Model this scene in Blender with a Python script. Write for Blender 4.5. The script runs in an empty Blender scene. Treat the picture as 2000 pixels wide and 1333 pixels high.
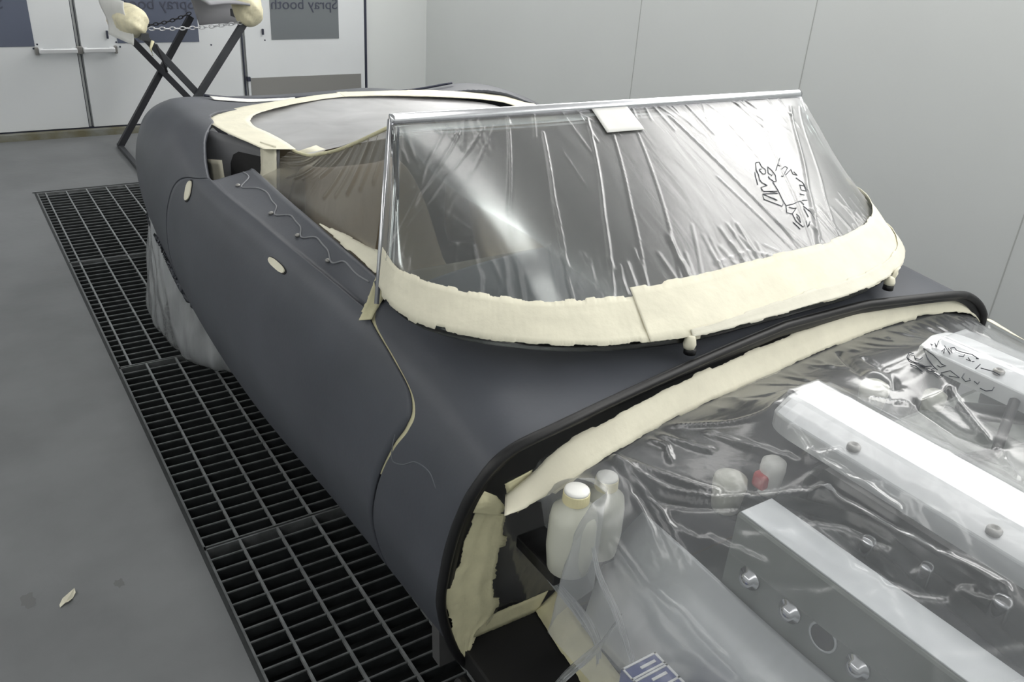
import bpy, bmesh, math, random
import numpy as np
from mathutils import Vector, Matrix
random.seed(4); rng = np.random.default_rng(4)
SC = bpy.context.scene
COL = SC.collection

# ---------------------------------------------------------------- camera
cam_d = bpy.data.cameras.new('camera'); cam = bpy.data.objects.new('camera', cam_d); COL.objects.link(cam)
cam.location = (0, 0, 1.55)
cam.rotation_euler = (math.radians(63.143), math.radians(-3.581), math.radians(-32.985))
cam_d.sensor_width = 36; cam_d.lens = 1654.43 / 2000 * 36; cam_d.clip_start = 0.02
SC.camera = cam
# ---------------------------------------------------------------- world, exposure
w = bpy.data.worlds.new('world'); SC.world = w; w.use_nodes = True
w.node_tree.nodes['Background'].inputs[0].default_value = (.8, .85, .9, 1)
w.node_tree.nodes['Background'].inputs[1].default_value = .1
SC.view_settings.view_transform = 'Standard'; SC.view_settings.look = 'None'
SC.view_settings.gamma = 1; SC.view_settings.use_curve_mapping = False
SC.view_settings.exposure = 0.85
SC.cycles.transparent_max_bounces = 16
SC.cycles.max_bounces = 10; SC.cycles.diffuse_bounces = 5
# ---------------------------------------------------------------- room size
XL, XR, YF, YB, ZC = -2.0, 3.438, -2.6, 6.48, 2.75
A = 1.36                                   # the car's centre line
LIGHT = 3.2
# (fixtures are built by ceiling_light() below: two rows along the room, tubes behind diffusers)

# ---------------------------------------------------------------- materials
def nm(name):
    m = bpy.data.materials.new(name); m.use_nodes = True
    nt = m.node_tree; nt.nodes.clear()
    out = nt.nodes.new('ShaderNodeOutputMaterial')
    return m, nt, out
def S(v):                                  # sRGB 0-255 -> linear
    return tuple(((c/255)/12.92 if c/255 <= .04045 else ((c/255+.055)/1.055)**2.4) for c in v) + (1,)
def paint(name, rgb, rough=.5, metal=0, var=.0, scale=6, bump=0, bscale=60, spec=.5, rgb2=None, coat=0):
    m, nt, out = nm(name); N = nt.nodes; L = nt.links
    b = N.new('ShaderNodeBsdfPrincipled'); L.new(b.outputs[0], out.inputs[0])
    b.inputs['Base Color'].default_value = S(rgb); b.inputs['Roughness'].default_value = rough
    b.inputs['Metallic'].default_value = metal; b.inputs['Specular IOR Level'].default_value = spec
    b.inputs['Coat Weight'].default_value = coat
    tc = N.new('ShaderNodeTexCoord')
    if var or rgb2:
        n = N.new('ShaderNodeTexNoise'); n.inputs['Scale'].default_value = scale; n.inputs['Detail'].default_value = 6
        L.new(tc.outputs['Object'], n.inputs['Vector'])
        r = N.new('ShaderNodeValToRGB'); c = S(rgb)
        c2 = S(rgb2) if rgb2 else tuple(x*(1-var) for x in c[:3]) + (1,)
        r.color_ramp.elements[0].color = c2; r.color_ramp.elements[0].position = .35
        r.color_ramp.elements[1].color = c if rgb2 else tuple(min(1, x*(1+var)) for x in c[:3]) + (1,); r.color_ramp.elements[1].position = .65
        L.new(n.outputs['Fac'], r.inputs[0]); L.new(r.outputs[0], b.inputs['Base Color'])
    if bump:
        n2 = N.new('ShaderNodeTexNoise'); n2.inputs['Scale'].default_value = bscale; n2.inputs['Detail'].default_value = 4
        L.new(tc.outputs['Object'], n2.inputs['Vector'])
        bp = N.new('ShaderNodeBump'); bp.inputs['Strength'].default_value = bump; bp.inputs['Distance'].default_value = .01
        L.new(n2.outputs['Fac'], bp.inputs['Height']); L.new(bp.outputs[0], b.inputs['Normal'])
    return m
def film(name, milk=.3, rgb=(205, 208, 212), rough=.16, gloss=.55, bump=.25, bscale=14, stretch=(1, 1, 1), trans=.5):
    """thin clear plastic sheeting: see-through, a little milky, glossy, finely creased"""
    m, nt, out = nm(name); N = nt.nodes; L = nt.links
    tc = N.new('ShaderNodeTexCoord'); mp = N.new('ShaderNodeMapping'); mp.inputs['Scale'].default_value = stretch
    L.new(tc.outputs['Object'], mp.inputs[0])
    n = N.new('ShaderNodeTexNoise'); n.inputs['Scale'].default_value = bscale; n.inputs['Detail'].default_value = 5
    n.inputs['Distortion'].default_value = .6
    L.new(mp.outputs[0], n.inputs['Vector'])
    bp = N.new('ShaderNodeBump'); bp.inputs['Strength'].default_value = bump; bp.inputs['Distance'].default_value = .02
    L.new(n.outputs['Fac'], bp.inputs['Height'])
    tr = N.new('ShaderNodeBsdfTransparent')
    df = N.new('ShaderNodeBsdfDiffuse'); df.inputs[0].default_value = S(rgb)
    tl = N.new('ShaderNodeBsdfTranslucent'); tl.inputs[0].default_value = S(rgb)
    L.new(bp.outputs[0], df.inputs['Normal']); L.new(bp.outputs[0], tl.inputs['Normal'])
    mx = N.new('ShaderNodeMixShader'); mx.inputs[0].default_value = trans
    L.new(df.outputs[0], mx.inputs[1]); L.new(tl.outputs[0], mx.inputs[2])
    # milkiness varies a little with the creases
    mr = N.new('ShaderNodeMapRange'); mr.inputs[1].default_value = .35; mr.inputs[2].default_value = .7
    mr.inputs[3].default_value = milk*.8; mr.inputs[4].default_value = min(1, milk*1.25)
    L.new(n.outputs['Fac'], mr.inputs[0])
    m1 = N.new('ShaderNodeMixShader'); L.new(mr.outputs[0], m1.inputs[0])
    L.new(tr.outputs[0], m1.inputs[1]); L.new(mx.outputs[0], m1.inputs[2])
    gl = N.new('ShaderNodeBsdfGlossy'); gl.inputs['Roughness'].default_value = rough; gl.inputs[0].default_value = (1, 1, 1, 1)
    L.new(bp.outputs[0], gl.inputs['Normal'])
    fr = N.new('ShaderNodeLayerWeight'); fr.inputs[0].default_value = .5; L.new(bp.outputs[0], fr.inputs['Normal'])
    pw = N.new('ShaderNodeMath'); pw.operation = 'POWER'; pw.inputs[1].default_value = 2.0; L.new(fr.outputs['Facing'], pw.inputs[0])
    ma = N.new('ShaderNodeMath'); ma.operation = 'MULTIPLY_ADD'; ma.inputs[1].default_value = gloss; ma.inputs[2].default_value = .035; ma.use_clamp = True
    L.new(pw.outputs[0], ma.inputs[0])
    m2 = N.new('ShaderNodeMixShader'); L.new(ma.outputs[0], m2.inputs[0])
    L.new(m1.outputs[0], m2.inputs[1]); L.new(gl.outputs[0], m2.inputs[2])
    L.new(m2.outputs[0], out.inputs[0])
    return m
def emit(name, rgb, s):
    m, nt, out = nm(name); e = nt.nodes.new('ShaderNodeEmission'); e.inputs[0].default_value = rgb; e.inputs[1].default_value = s
    nt.links.new(e.outputs[0], out.inputs[0]); return m
M = {}
M['wall'] = paint('wall_paint', (214, 217, 216), .45, var=.012, scale=1.5)
M['doorw'] = paint('door_paint', (214, 217, 219), .4, var=.02, scale=2)
M['ceil'] = paint('ceiling_paint', (225, 226, 226), .7)
M['floor'] = paint('floor_paint', (119, 121, 123), .5, var=.1, scale=3.2, bump=.08, bscale=30)
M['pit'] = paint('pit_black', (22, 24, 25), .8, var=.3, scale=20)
M['steel'] = paint('grating_steel', (150, 153, 154), .45, .45, var=.2, scale=30)
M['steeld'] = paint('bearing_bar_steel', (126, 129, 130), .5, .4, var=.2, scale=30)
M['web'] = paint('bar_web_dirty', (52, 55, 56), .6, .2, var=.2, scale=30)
M['kick'] = paint('brushed_steel', (152, 151, 148), .4, .6)
M['curb'] = paint('curb_concrete', (128, 130, 124), .8, rgb2=(104, 100, 78), scale=9)
M['primer'] = paint('grey_primer', (74, 77, 84), .45, var=.09, scale=5, spec=.4, bump=.03, bscale=120)
M['primer2'] = paint('grey_primer_inner', (100, 101, 104), .55, var=.08, scale=9)
M['black'] = paint('black_rubber', (18, 18, 20), .45)
M['blackm'] = paint('black_matt', (16, 16, 17), .75, var=.2, scale=12)
M['tape'] = paint('masking_tape', (226, 222, 202), .6, var=.05, scale=14, bump=.12, bscale=45, spec=.3)
M['tape2'] = paint('masking_tape_pale', (216, 213, 198), .6, var=.05, scale=14, bump=.12, bscale=45, spec=.3)
M['tapey'] = paint('masking_tape_yellow', (212, 207, 172), .6, var=.08, scale=18, bump=.5, bscale=22, spec=.3)
M['tapew'] = paint('masking_paper_white', (224, 224, 220), .6, var=.03, scale=14)
M['padtape'] = paint('pad_tape', (226, 219, 188), .6, var=.1, scale=14, bump=.6, bscale=18)
M['chrome'] = paint('bright_aluminium', (225, 226, 230), .18, 1)
M['alu'] = paint('satin_aluminium', (233, 235, 237), .28, .35)
M['greym'] = paint('grey_cast_metal', (126, 131, 127), .45, .3, var=.05, scale=20)
M['railtop'] = paint('light_grey_metal', (205, 209, 212), .35, .3)
M['dark'] = paint('dark_machinery', (56, 56, 58), .5, .2, rgb2=(22, 22, 23), scale=14)
M['bulk'] = paint('bulkhead_grey', (84, 84, 84), .5, .1, var=.15, scale=8)
M['leather'] = paint('tan_leather', (106, 92, 68), .55, var=.1, scale=12)
M['interior'] = paint('interior_brown', (92, 84, 68), .7, var=.1, scale=6)
M['plast'] = paint('white_plastic', (206, 207, 195), .35)
M['cap'] = paint('cap_cream', (226, 218, 176), .4)
M['capw'] = paint('cap_white', (242, 242, 238), .35)
M['blue'] = paint('blue_label', (58, 74, 138), .4)
M['white'] = paint('white_label', (236, 238, 240), .4)
M['red'] = paint('red_plastic', (196, 60, 62), .4)
M['tyre'] = paint('tyre_rubber', (26, 26, 27), .7)
M['stand'] = paint('stand_steel', (70, 72, 76), .45, .3, var=.12, scale=10)
M['panelg'] = paint('pale_grey_primer', (150, 150, 154), .5, var=.05, scale=5)
M['standd'] = paint('stand_steel_dark', (44, 45, 50), .5, .2, var=.12, scale=10)
M['chain'] = paint('chain_steel', (196, 197, 200), .3, .8)
M['chaind'] = paint('chain_dark', (40, 40, 44), .5, .4)
M['winG'] = paint('window_grey', (112, 117, 120), .25, coat=.3)
M['winB'] = paint('window_bluegrey', (96, 102, 118), .25, coat=.3)
M['winK'] = paint('window_frame_blue', (86, 90, 130), .4)
M['pillar'] = paint('pillar_bluegrey', (96, 104, 116), .4, .2)
M['text'] = paint('lettering_grey', (64, 68, 82), .5)
M['line'] = paint('dark_seal', (44, 48, 64), .5)
M['ink'] = paint('grey_ink', (58, 62, 70), .6)
M['glass'] = None
M['bead'] = paint('pale_sealant', (128, 130, 134), .6)
M['streak'] = paint('pale_primer_streak', (102, 106, 112), .6)
M['stain'] = paint('brown_stain', (111, 112, 113), .7)
M['f_ws'] = film('film_windscreen', .13, (204, 206, 208), .32, .50, .07, 10, (2.2, .5, .5))
M['f_cab'] = film('film_cockpit', .84, (214, 214, 216), .3, .35, .05, 5)
M['f_side'] = film('film_side', .26, (200, 194, 178), .25, .4, .15, 9, (1, 1, .5))
M['f_eng'] = film('film_engine', .31, (196, 199, 203), .22, .48, .16, 9)
M['f_dark'] = film('film_panel', .10, (205, 208, 212), .2, .35, .15, 14)
M['f_whl'] = film('film_wheel', .60, (226, 230, 233), .2, .8, .3, 9, (1, 1, .35))
M['f_band'] = film('film_gathered', .7, (220, 224, 228), .2, .6, .4, 20)
def glassm():
    m, nt, out = nm('windscreen_glass'); N = nt.nodes; L = nt.links
    tr = N.new('ShaderNodeBsdfTransparent'); tr.inputs[0].default_value = (.86, .9, .89, 1)
    gl = N.new('ShaderNodeBsdfGlossy'); gl.inputs['Roughness'].default_value = .12
    fr = N.new('ShaderNodeFresnel'); fr.inputs[0].default_value = 1.5
    mx = N.new('ShaderNodeMixShader'); L.new(fr.outputs[0], mx.inputs[0]); L.new(tr.outputs[0], mx.inputs[1]); L.new(gl.outputs[0], mx.inputs[2])
    L.new(mx.outputs[0], out.inputs[0]); return m
M['glass'] = glassm()

# ---------------------------------------------------------------- helpers
def mesh_obj(name, verts, faces, mat, parent=None, smooth=True, solid=0, loc=None, off=-1, bev=0):
    me = bpy.data.meshes.new(name); me.from_pydata([tuple(map(float, v)) for v in verts], [], faces)
    bm = bmesh.new(); bm.from_mesh(me)
    bmesh.ops.remove_doubles(bm, verts=bm.verts, dist=1e-5)
    bmesh.ops.recalc_face_normals(bm, faces=bm.faces) if not solid else None
    for f in bm.faces: f.smooth = smooth
    bm.to_mesh(me); bm.free()
    mats = mat if isinstance(mat, (list, tuple)) else [mat]
    for m in mats: me.materials.append(M[m])
    o = bpy.data.objects.new(name, me); COL.objects.link(o)
    if solid:
        md = o.modifiers.new('thickness', 'SOLIDIFY'); md.thickness = solid; md.offset = off
    if bev:
        md = o.modifiers.new('bevel', 'BEVEL'); md.width = bev; md.segments = 2; md.limit_method = 'ANGLE'
    if parent is not None: o.parent = parent
    return o
class MB:
    def __init__(s): s.v = []; s.f = []
    def add(s, v, f):
        b = len(s.v); s.v += [tuple(x) for x in v]; s.f += [tuple(i+b for i in q) for q in f]; return s
    def box(s, lo, hi, T=None):
        (a, b, c), (d, e, f) = lo, hi
        v = [(a,b,c),(d,b,c),(d,e,c),(a,e,c),(a,b,f),(d,b,f),(d,e,f),(a,e,f)]
        if T is not None: v = [T @ Vector(p) for p in v]
        return s.add(v, [(0,3,2,1),(4,5,6,7),(0,1,5,4),(1,2,6,5),(2,3,7,6),(3,0,4,7)])
    def bar(s, p, q, wd, ht, up=(0,0,1)):
        p = Vector(p); q = Vector(q); d = (q-p); l = d.length; d.normalize()
        x = d.cross(Vector(up)).normalized(); z = x.cross(d)
        T = Matrix((x, d, z)).transposed().to_4x4(); T.translation = p
        return s.box((-wd/2, 0, -ht/2), (wd/2, l, ht/2), T)
    def tube(s, pts, r, n=10, cap=True):
        pts = [Vector(p) for p in pts]; rs = r if isinstance(r, (list, tuple, np.ndarray)) else [r]*len(pts)
        rings = []; up = Vector((.13, .31, .94)).normalized()
        for i, p in enumerate(pts):
            d = (pts[min(i+1, len(pts)-1)] - pts[max(i-1, 0)]).normalized()
            x = d.cross(up)
            if x.length < .05: x = d.cross(Vector((1, 0, 0)))
            x.normalize(); y = d.cross(x)
            rings.append([p + (x*math.cos(2*math.pi*k/n) + y*math.sin(2*math.pi*k/n))*rs[i] for k in range(n)])
        v = [q for r_ in rings for q in r_]; f = []
        for i in range(len(pts)-1):
            for k in range(n):
                f.append((i*n+k, i*n+(k+1) % n, (i+1)*n+(k+1) % n, (i+1)*n+k))
        if cap: f += [tuple(range(n))[::-1], tuple((len(pts)-1)*n+k for k in range(n))]
        return s.add(v, f)
    def lathe(s, prof, c, axis='z', n=28, squash=(1, 1)):
        v = []; f = []
        for r, z in prof:
            for k in range(n):
                a = 2*math.pi*k/n; p = (r*math.cos(a)*squash[0], r*math.sin(a)*squash[1], z)
                if axis == 'x': p = (p[2], p[0], p[1])
                if axis == 'y': p = (p[0], p[2], p[1])
                v.append((c[0]+p[0], c[1]+p[1], c[2]+p[2]))
        for i in range(len(prof)-1):
            for k in range(n): f.append((i*n+k, i*n+(k+1) % n, (i+1)*n+(k+1) % n, (i+1)*n+k))
        f += [tuple(range(n))[::-1], tuple((len(prof)-1)*n+k for k in range(n))]
        return s.add(v, f)
    def out(s, name, mat, parent=None, smooth=False, **k): return mesh_obj(name, s.v, s.f, mat, parent, smooth, **k)
def grid_faces(nu, nv): return [(i*nv+j, (i+1)*nv+j, (i+1)*nv+j+1, i*nv+j+1) for i in range(nu-1) for j in range(nv-1)]
def sheet(name, G, mat, parent=None, solid=0, off=-1):  # G: array nu x nv x 3
    nu, nv, _ = G.shape
    return mesh_obj(name, G.reshape(-1, 3), grid_faces(nu, nv), mat, parent, True, solid, off=off)
def empty(name, loc): o = bpy.data.objects.new(name, None); COL.objects.link(o); o.location = loc; o.empty_display_size = .1; return o
def tag(o, label=None, cat=None, group=None, kind=None):
    for k, v in (('label', label), ('category', cat), ('group', group), ('kind', kind)):
        if v: o[k] = v
    return o
def adopt(root, *obs):                    # parent meshes given in world coordinates to an empty
    bpy.context.view_layer.update()
    for o in obs: o.parent = root; o.matrix_parent_inverse = Matrix.Translation(root.location).inverted()
def text_mesh(name, s, size, mat, mtx, parent=None, ext=.001):
    cu = bpy.data.curves.new(name, 'FONT'); cu.body = s; cu.size = size; cu.extrude = ext; cu.align_x = 'CENTER'
    tmp = bpy.data.objects.new('tmp', cu); COL.objects.link(tmp); bpy.context.view_layer.update()
    me = bpy.data.meshes.new_from_object(tmp.evaluated_get(bpy.context.evaluated_depsgraph_get()))
    bpy.data.objects.remove(tmp); me.transform(mtx); me.materials.clear(); me.materials.append(M[mat]); me.name = name
    o = bpy.data.objects.new(name, me); COL.objects.link(o)
    if parent: o.parent = parent
    return o
# GEO-BEGIN
def herm(xs, ys, x):
    """smooth curve through (xs, ys); ys may be vectors"""
    xs = np.asarray(xs, float); ys = np.asarray(ys, float); x = np.atleast_1d(np.asarray(x, float))
    n = len(xs); d = np.zeros_like(ys)
    sec = (ys[1:]-ys[:-1]) / (xs[1:]-xs[:-1]).reshape((-1,)+(1,)*(ys.ndim-1))
    d[0] = sec[0]; d[-1] = sec[-1]
    for i in range(1, n-1):
        h0 = xs[i]-xs[i-1]; h1 = xs[i+1]-xs[i]; d[i] = (sec[i-1]*h1 + sec[i]*h0)/(h0+h1)
    x = np.clip(x, xs[0], xs[-1]); k = np.clip(np.searchsorted(xs, x, 'right')-1, 0, n-2)
    h = (xs[k+1]-xs[k]); u = (x-xs[k])/h
    e = (slice(None),)+(None,)*(ys.ndim-1); u_ = u[e]; h_ = h[e]
    return ys[k]*(2*u_**3-3*u_**2+1) + d[k]*h_*(u_**3-2*u_**2+u_) + ys[k+1]*(-2*u_**3+3*u_**2) + d[k+1]*h_*(u_**3-u_**2)
ST_Y = [.90, 1.25, 1.50, 2.05, 2.60, 3.00, 3.30, 3.70, 4.10, 4.40]
ST = [
 [(.665,.18),(.740,.28),(.785,.42),(.787,.52),(.777,.62),(.752,.70),(.700,.755),(.600,.778),(.42,.782),(0,.812)],
 [(.675,.18),(.752,.28),(.795,.42),(.795,.53),(.772,.64),(.742,.72),(.695,.780),(.600,.825),(.35,.855),(0,.865)],
 [(.685,.18),(.762,.28),(.802,.42),(.802,.54),(.785,.66),(.760,.74),(.718,.798),(.630,.840),(.40,.875),(0,.890)],
 [(.720,.19),(.792,.28),(.825,.42),(.825,.54),(.806,.66),(.778,.74),(.738,.795),(.640,.845),(.40,.870),(0,.880)],
 [(.720,.19),(.785,.28),(.822,.42),(.825,.54),(.808,.66),(.780,.74),(.742,.790),(.630,.860),(.40,.870),(0,.870)],
 [(.700,.20),(.760,.28),(.800,.41),(.818,.52),(.815,.64),(.785,.76),(.714,.850),(.612,.880),(.35,.850),(0,.846)],
 [(.685,.20),(.735,.28),(.775,.41),(.795,.52),(.795,.64),(.765,.757),(.698,.840),(.602,.868),(.35,.836),(0,.832)],
 [(.620,.24),(.670,.30),(.712,.40),(.728,.50),(.722,.60),(.688,.69),(.610,.750),(.500,.768),(.30,.750),(0,.745)],
 [(.520,.30),(.570,.34),(.610,.42),(.620,.50),(.610,.58),(.575,.65),(.510,.690),(.420,.705),(.25,.700),(0,.695)],
 [(.380,.38),(.410,.40),(.440,.44),(.450,.49),(.440,.54),(.410,.58),(.360,.600),(.290,.605),(.17,.605),(0,.605)],
]
ST = np.array(ST)
def body(y, t):
    """half section of the body shell: y along the car, t from sill (0) to centre line (9) -> (half width, height)"""
    y = np.atleast_1d(np.asarray(y, float)); t = np.atleast_1d(np.asarray(t, float)); y, t = np.broadcast_arrays(y, t)
    sh = y.shape; yy = y.ravel(); tt = t.ravel()
    sec = herm(ST_Y, ST, yy)                                  # m x 10 x 2
    ks = np.arange(10)
    d = np.zeros_like(sec); d[:, 1:-1] = (sec[:, 2:]-sec[:, :-2])/2; d[:, 0] = sec[:, 1]-sec[:, 0]; d[:, -1] = sec[:, -1]-sec[:, -2]
    k = np.clip(np.floor(tt).astype(int), 0, 8); u = (tt-k)[:, None]; i = np.arange(len(tt))
    r = sec[i, k]*(2*u**3-3*u**2+1)+d[i, k]*(u**3-2*u**2+u)+sec[i, k+1]*(-2*u**3+3*u**2)+d[i, k+1]*(u**3-u**2)
    return r.reshape(sh+(2,))
EDGE_T = [0, 1, 2, 3, 4, 5, 6, 7, 8, 8.6, 9]
EDGE_Y = [.995, .995, .990, .982, .97, .957, .95, .945, .966, .982, .990]
def edge_y(t, side=-1):
    return herm(EDGE_T, EDGE_Y, t)+(np.interp(t, [5.2, 6.5, 8.3, 9], [0, .030, .030, .0]) if side > 0 else 0)
GAP_T = [0, 1, 2, 3, 4, 4.6, 5.0, 5.3, 5.6, 6.0, 6.3]
GAP_Y = [1.29, 1.268, 1.258, 1.245, 1.215, 1.195, 1.20, 1.235, 1.32, 1.44, 1.47]
def gap_y(t): return herm(GAP_T, GAP_Y, t)
SHUT_T = [0, 1, 2, 3, 4, 5, 5.5, 6.1]
SHUT_Y = [2.78, 2.79, 2.80, 2.79, 2.765, 2.70, 2.63, 2.53]
def shut_y(t): return herm(SHUT_T, SHUT_Y, t)
# windscreen: foot curve on the scuttle and header curve
WB_U = [0, .3, .4, .5, .6, .665, .71, .722, .715]
WB_Y = [.985, .995, 1.015, 1.05, 1.115, 1.18, 1.26, 1.33, 1.40]
WB_Z = [.853, .855, .857, .86, .862, .862, .862, .866, .872]
def ws_foot(s):
    """s 0..1 left to right"""
    s = np.atleast_1d(np.asarray(s, float)); a = np.abs(s*2-1); sg = np.sign(s*2-1)
    P = np.array([WB_U, WB_Y, WB_Z]).T
    l = np.concatenate([[0], np.cumsum(np.linalg.norm(np.diff(P, axis=0), axis=1))]); l /= l[-1]
    Q = herm(l, P, a); Q[:, 0] *= np.where(sg > 0, .945, 1)*sg; return Q
def ws_head(s):
    s = np.atleast_1d(np.asarray(s, float)); u = np.clip((s*2-1)*1.10, -1, 1); q = 1-u**2
    return np.stack([u*.6075+.0155, 1.575-.02*u-.04*q, 1.15+.010*q], 1)
def ws(s, h):
    """screen surface in car coordinates, h 0 foot .. 1 header, slightly bulged outwards"""
    s = np.atleast_1d(np.asarray(s, float)); h = np.atleast_1d(np.asarray(h, float))
    a = ws_foot(s); b = ws_head(s); p = a+(b-a)*h[:, None]
    bl = np.sin(np.pi*np.clip(h, 0, 1))*.010
    p[:, 1] -= bl*.6; p[:, 2] += bl; return p
# GEO-END
def mir(P): Q = np.array(P, float).copy(); Q[..., 0] *= -1; return Q
def W(P): Q = np.array(P, float).copy(); Q[..., 0] += A; return Q      # car -> world
def bodyP(y, t, side=-1):
    uz = body(y, t); y = np.broadcast_to(np.asarray(y, float), uz.shape[:-1])
    return np.stack([A+side*uz[..., 0], y, uz[..., 1]], -1)
def nrm(G):
    du = np.gradient(G, axis=0); dv = np.gradient(G, axis=1); n = np.cross(du, dv)
    return n/np.maximum(np.linalg.norm(n, axis=-1, keepdims=True), 1e-9)
def ribbon(name, Pa, Pb, mat, parent=None, n=80, m=6, jit=0, solid=.0015, lift=0, seed=1):
    """strip of tape between two polylines (world coordinates), resampled by length"""
    def rs(P):
        P = np.array(P, float); l = np.concatenate([[0], np.cumsum(np.linalg.norm(np.diff(P, axis=0), axis=1))]); l /= l[-1]
        return herm(l, P, np.linspace(0, 1, n)) if len(P) > 2 else P[0]+(P[1]-P[0])*np.linspace(0, 1, n)[:, None]
    a = rs(Pa); b = rs(Pb); v = np.linspace(0, 1, m)[None, :, None]
    G = a[:, None]*(1-v)+b[:, None]*v
    if jit:
        r = np.random.default_rng(seed)
        for k in (0, m-1):                       # torn, stepped edges
            st = np.repeat(r.normal(0, jit, n//8+1), 8)[:n]+r.normal(0, jit*.25, n)
            G[:, k] += ((b-a)/np.linalg.norm(b-a, axis=1)[:, None])*st[:, None]
        nn = nrm(G); wv = np.cumsum(r.normal(0, .35, (n, m)), 0); wv -= np.linspace(wv[0], wv[-1], n)
        G = G+nn*(np.clip(wv, -2, 2)*jit*.25)[..., None]
    return sheet(name, G, mat, parent, solid, 0)

# ================================================================ ROOM
def structure(o): return tag(o, kind='structure')
GX0, GX1 = .349, 1.40; GY = [.75, 1.858, 2.964, 4.075, 5.2]
m = MB()
for lo, hi in (((XL, YF), (GX0, YB)), ((GX1, YF), (XR, YB)), ((GX0, YF), (GX1, GY[0])), ((GX0, GY[-1]), (GX1, YB))):
    m.box((lo[0], lo[1], -.5), (hi[0], hi[1], 0))
fl = m.out('floor', 'floor'); structure(fl)
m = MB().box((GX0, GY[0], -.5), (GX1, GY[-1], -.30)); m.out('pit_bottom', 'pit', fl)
m = MB(); e = .012
m.box((GX0-.012, GY[0]-.02, -.05), (GX0-.002, GY[-1]+.02, .002)).box((GX0-.02, GY[-1]+.006, -.05), (GX1+.02, GY[-1]+.02, .002))
structure(m.out('trim_1', 'web'))
structure(MB().box((XL, YB, 0), (XR, YB+.15, ZC)).out('wall_back', 'wall'))
structure(MB().box((XR, YF, 0), (XR+.15, YB, ZC)).out('wall_right', 'wall'))
structure(MB().box((XL-.15, YF, 0), (XL, YB, ZC)).out('wall_left', 'wall'))
structure(MB().box((XL, YF-.15, 0), (XR, YF, ZC)).out('wall_front', 'wall'))
structure(MB().box((XL, YF, ZC), (XR, YB, ZC+.15)).out('ceiling', 'ceil'))
m = MB()
for y in (2.706, 1.53, 3.9, .35): m.box((XR-.0015, y-.0025, 0), (XR, y+.0025, ZC))
structure(m.out('trim_2', paint and 'wall'))
bpy.data.objects['trim_2'].data.materials[0] = paint('panel_joint', (176, 178, 176), .6)
structure(MB().box((XL, YB-.075, 0), (1.94, YB, .042)).out('trim_3', 'curb'))
# doors in the back wall
def door(name, x0, x1, win, mat, bar=None, kick=None, frame=None):
    d = structure(MB().box((x0, YB-.028, .052), (x1, YB-.001, 2.15)).out(name, 'doorw', bev=.003))
    if win:
        a, b, z = win
        p = MB().box((a, YB-.031, z), (b, YB-.027, 1.75)).out('window_pane', mat, d)
        t = text_mesh('lettering', 'Spray booth', .105, 'text', Matrix.Translation(((a+b)/2, YB-.0325, .815)) @ Matrix.Rotation(math.pi/2, 4, 'X') @ Matrix.Scale(-1, 4, (1, 0, 0)), d)
    if bar:
        a, b, sgn = bar
        q = MB().box((a, YB-.085, .548), (b, YB-.06, .578)); q.box((a, YB-.062, .548), (a+.03, YB-.027, .578)).box((b-.03, YB-.062, .548), (b, YB-.027, .578))
        q.out('push_bar', 'alu', d, bev=.006)
        MB().box((a-.02, YB-.05, .535), (a, YB-.027, .585)).box((b, YB-.05, .535), (b+.02, YB-.027, .585)).out('push_bar_bracket', 'kick', d, bev=.004)
    if kick:
        MB().box((kick[0], YB-.031, kick[2]), (kick[1], YB-.027, kick[3])).out('kick_plate', 'kick', d)
    return d
door('door_1', -.28, .826, (-.20, .585, .588), 'winB', (.60, .825, 1))
door('door_2', .858, 1.905, (1.083, 1.620, .598), 'winB', (.862, 1.055, 1))
door('door_3', 1.945, 2.880, (2.141, 2.668, .603), 'winG', None, (1.964, 2.845, .075, .335))
m = MB()
m.box((.826, YB-.012, .04), (.832, YB, 2.15)).box((2.886, YB-.02, 0), (2.904, YB, 2.17)).box((1.923, YB-.02, .03), (1.931, YB, 2.15)).box((.848, YB-.01, .05), (.851, YB, 2.15))
m.box((-.28, YB-.02, .042), (1.905, YB, .052))
structure(m.out('trim_4', 'line'))
m = MB()
for x, z in ((.60, .60), (.575, .575), (1.075, .605), (1.095, .575), (2.09, .60), (1.70, .575)):
    m.lathe([(.006, -.030), (.006, -.026)], (x, YB, z), 'y', 10)
m.box((1.935, YB-.05, .315), (1.958, YB-.02, .345)).box((1.02, YB-.045, .63), (1.03, YB-.02, .68)).box((2.072, YB-.045, .64), (2.082, YB-.02, .68))
structure(m.out('trim_5', 'line'))
# ceiling lights: two rows, the right one tilted in the corner
def ceiling_light(x, y, z, tilt, ln=1.5, wd=.42, mat=None):
    r = empty('ceiling_light', (x, y, z)); r.rotation_euler = (0, tilt, 0)
    m = MB().box((-wd/2-.02, -ln/2-.02, 0), (wd/2+.02, ln/2+.02, .05)); m.out('housing', 'ceil', r)
    d = MB().box((-wd/2, -ln/2, -.006), (wd/2, ln/2, -.001)).out('diffuser', 'ceil', r)
    d.data.materials[0] = mat
    return tag(r, 'white fluorescent light box above the car, out of view overhead', 'light', 'ceiling lights of the booth')
LM = emit('tube_light', (1, .99, .965, 1), LIGHT); LMC = emit('tube_light_ceiling', (1, .99, .965, 1), LIGHT); LML = emit('tube_light_left', (1, .99, .965, 1), LIGHT*.6)
for y in (-1.4, .35, 2.1, 3.85, 5.55):
    ceiling_light(XL+.30, y, ZC-.35, math.radians(-50), 1.6, .5, LML)
    ceiling_light(3.13, y, 2.33, math.radians(55), 1.7, .95, LM)
    ceiling_light(1.27, y, ZC-.06, 0, 1.6, .24, LMC)

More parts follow.
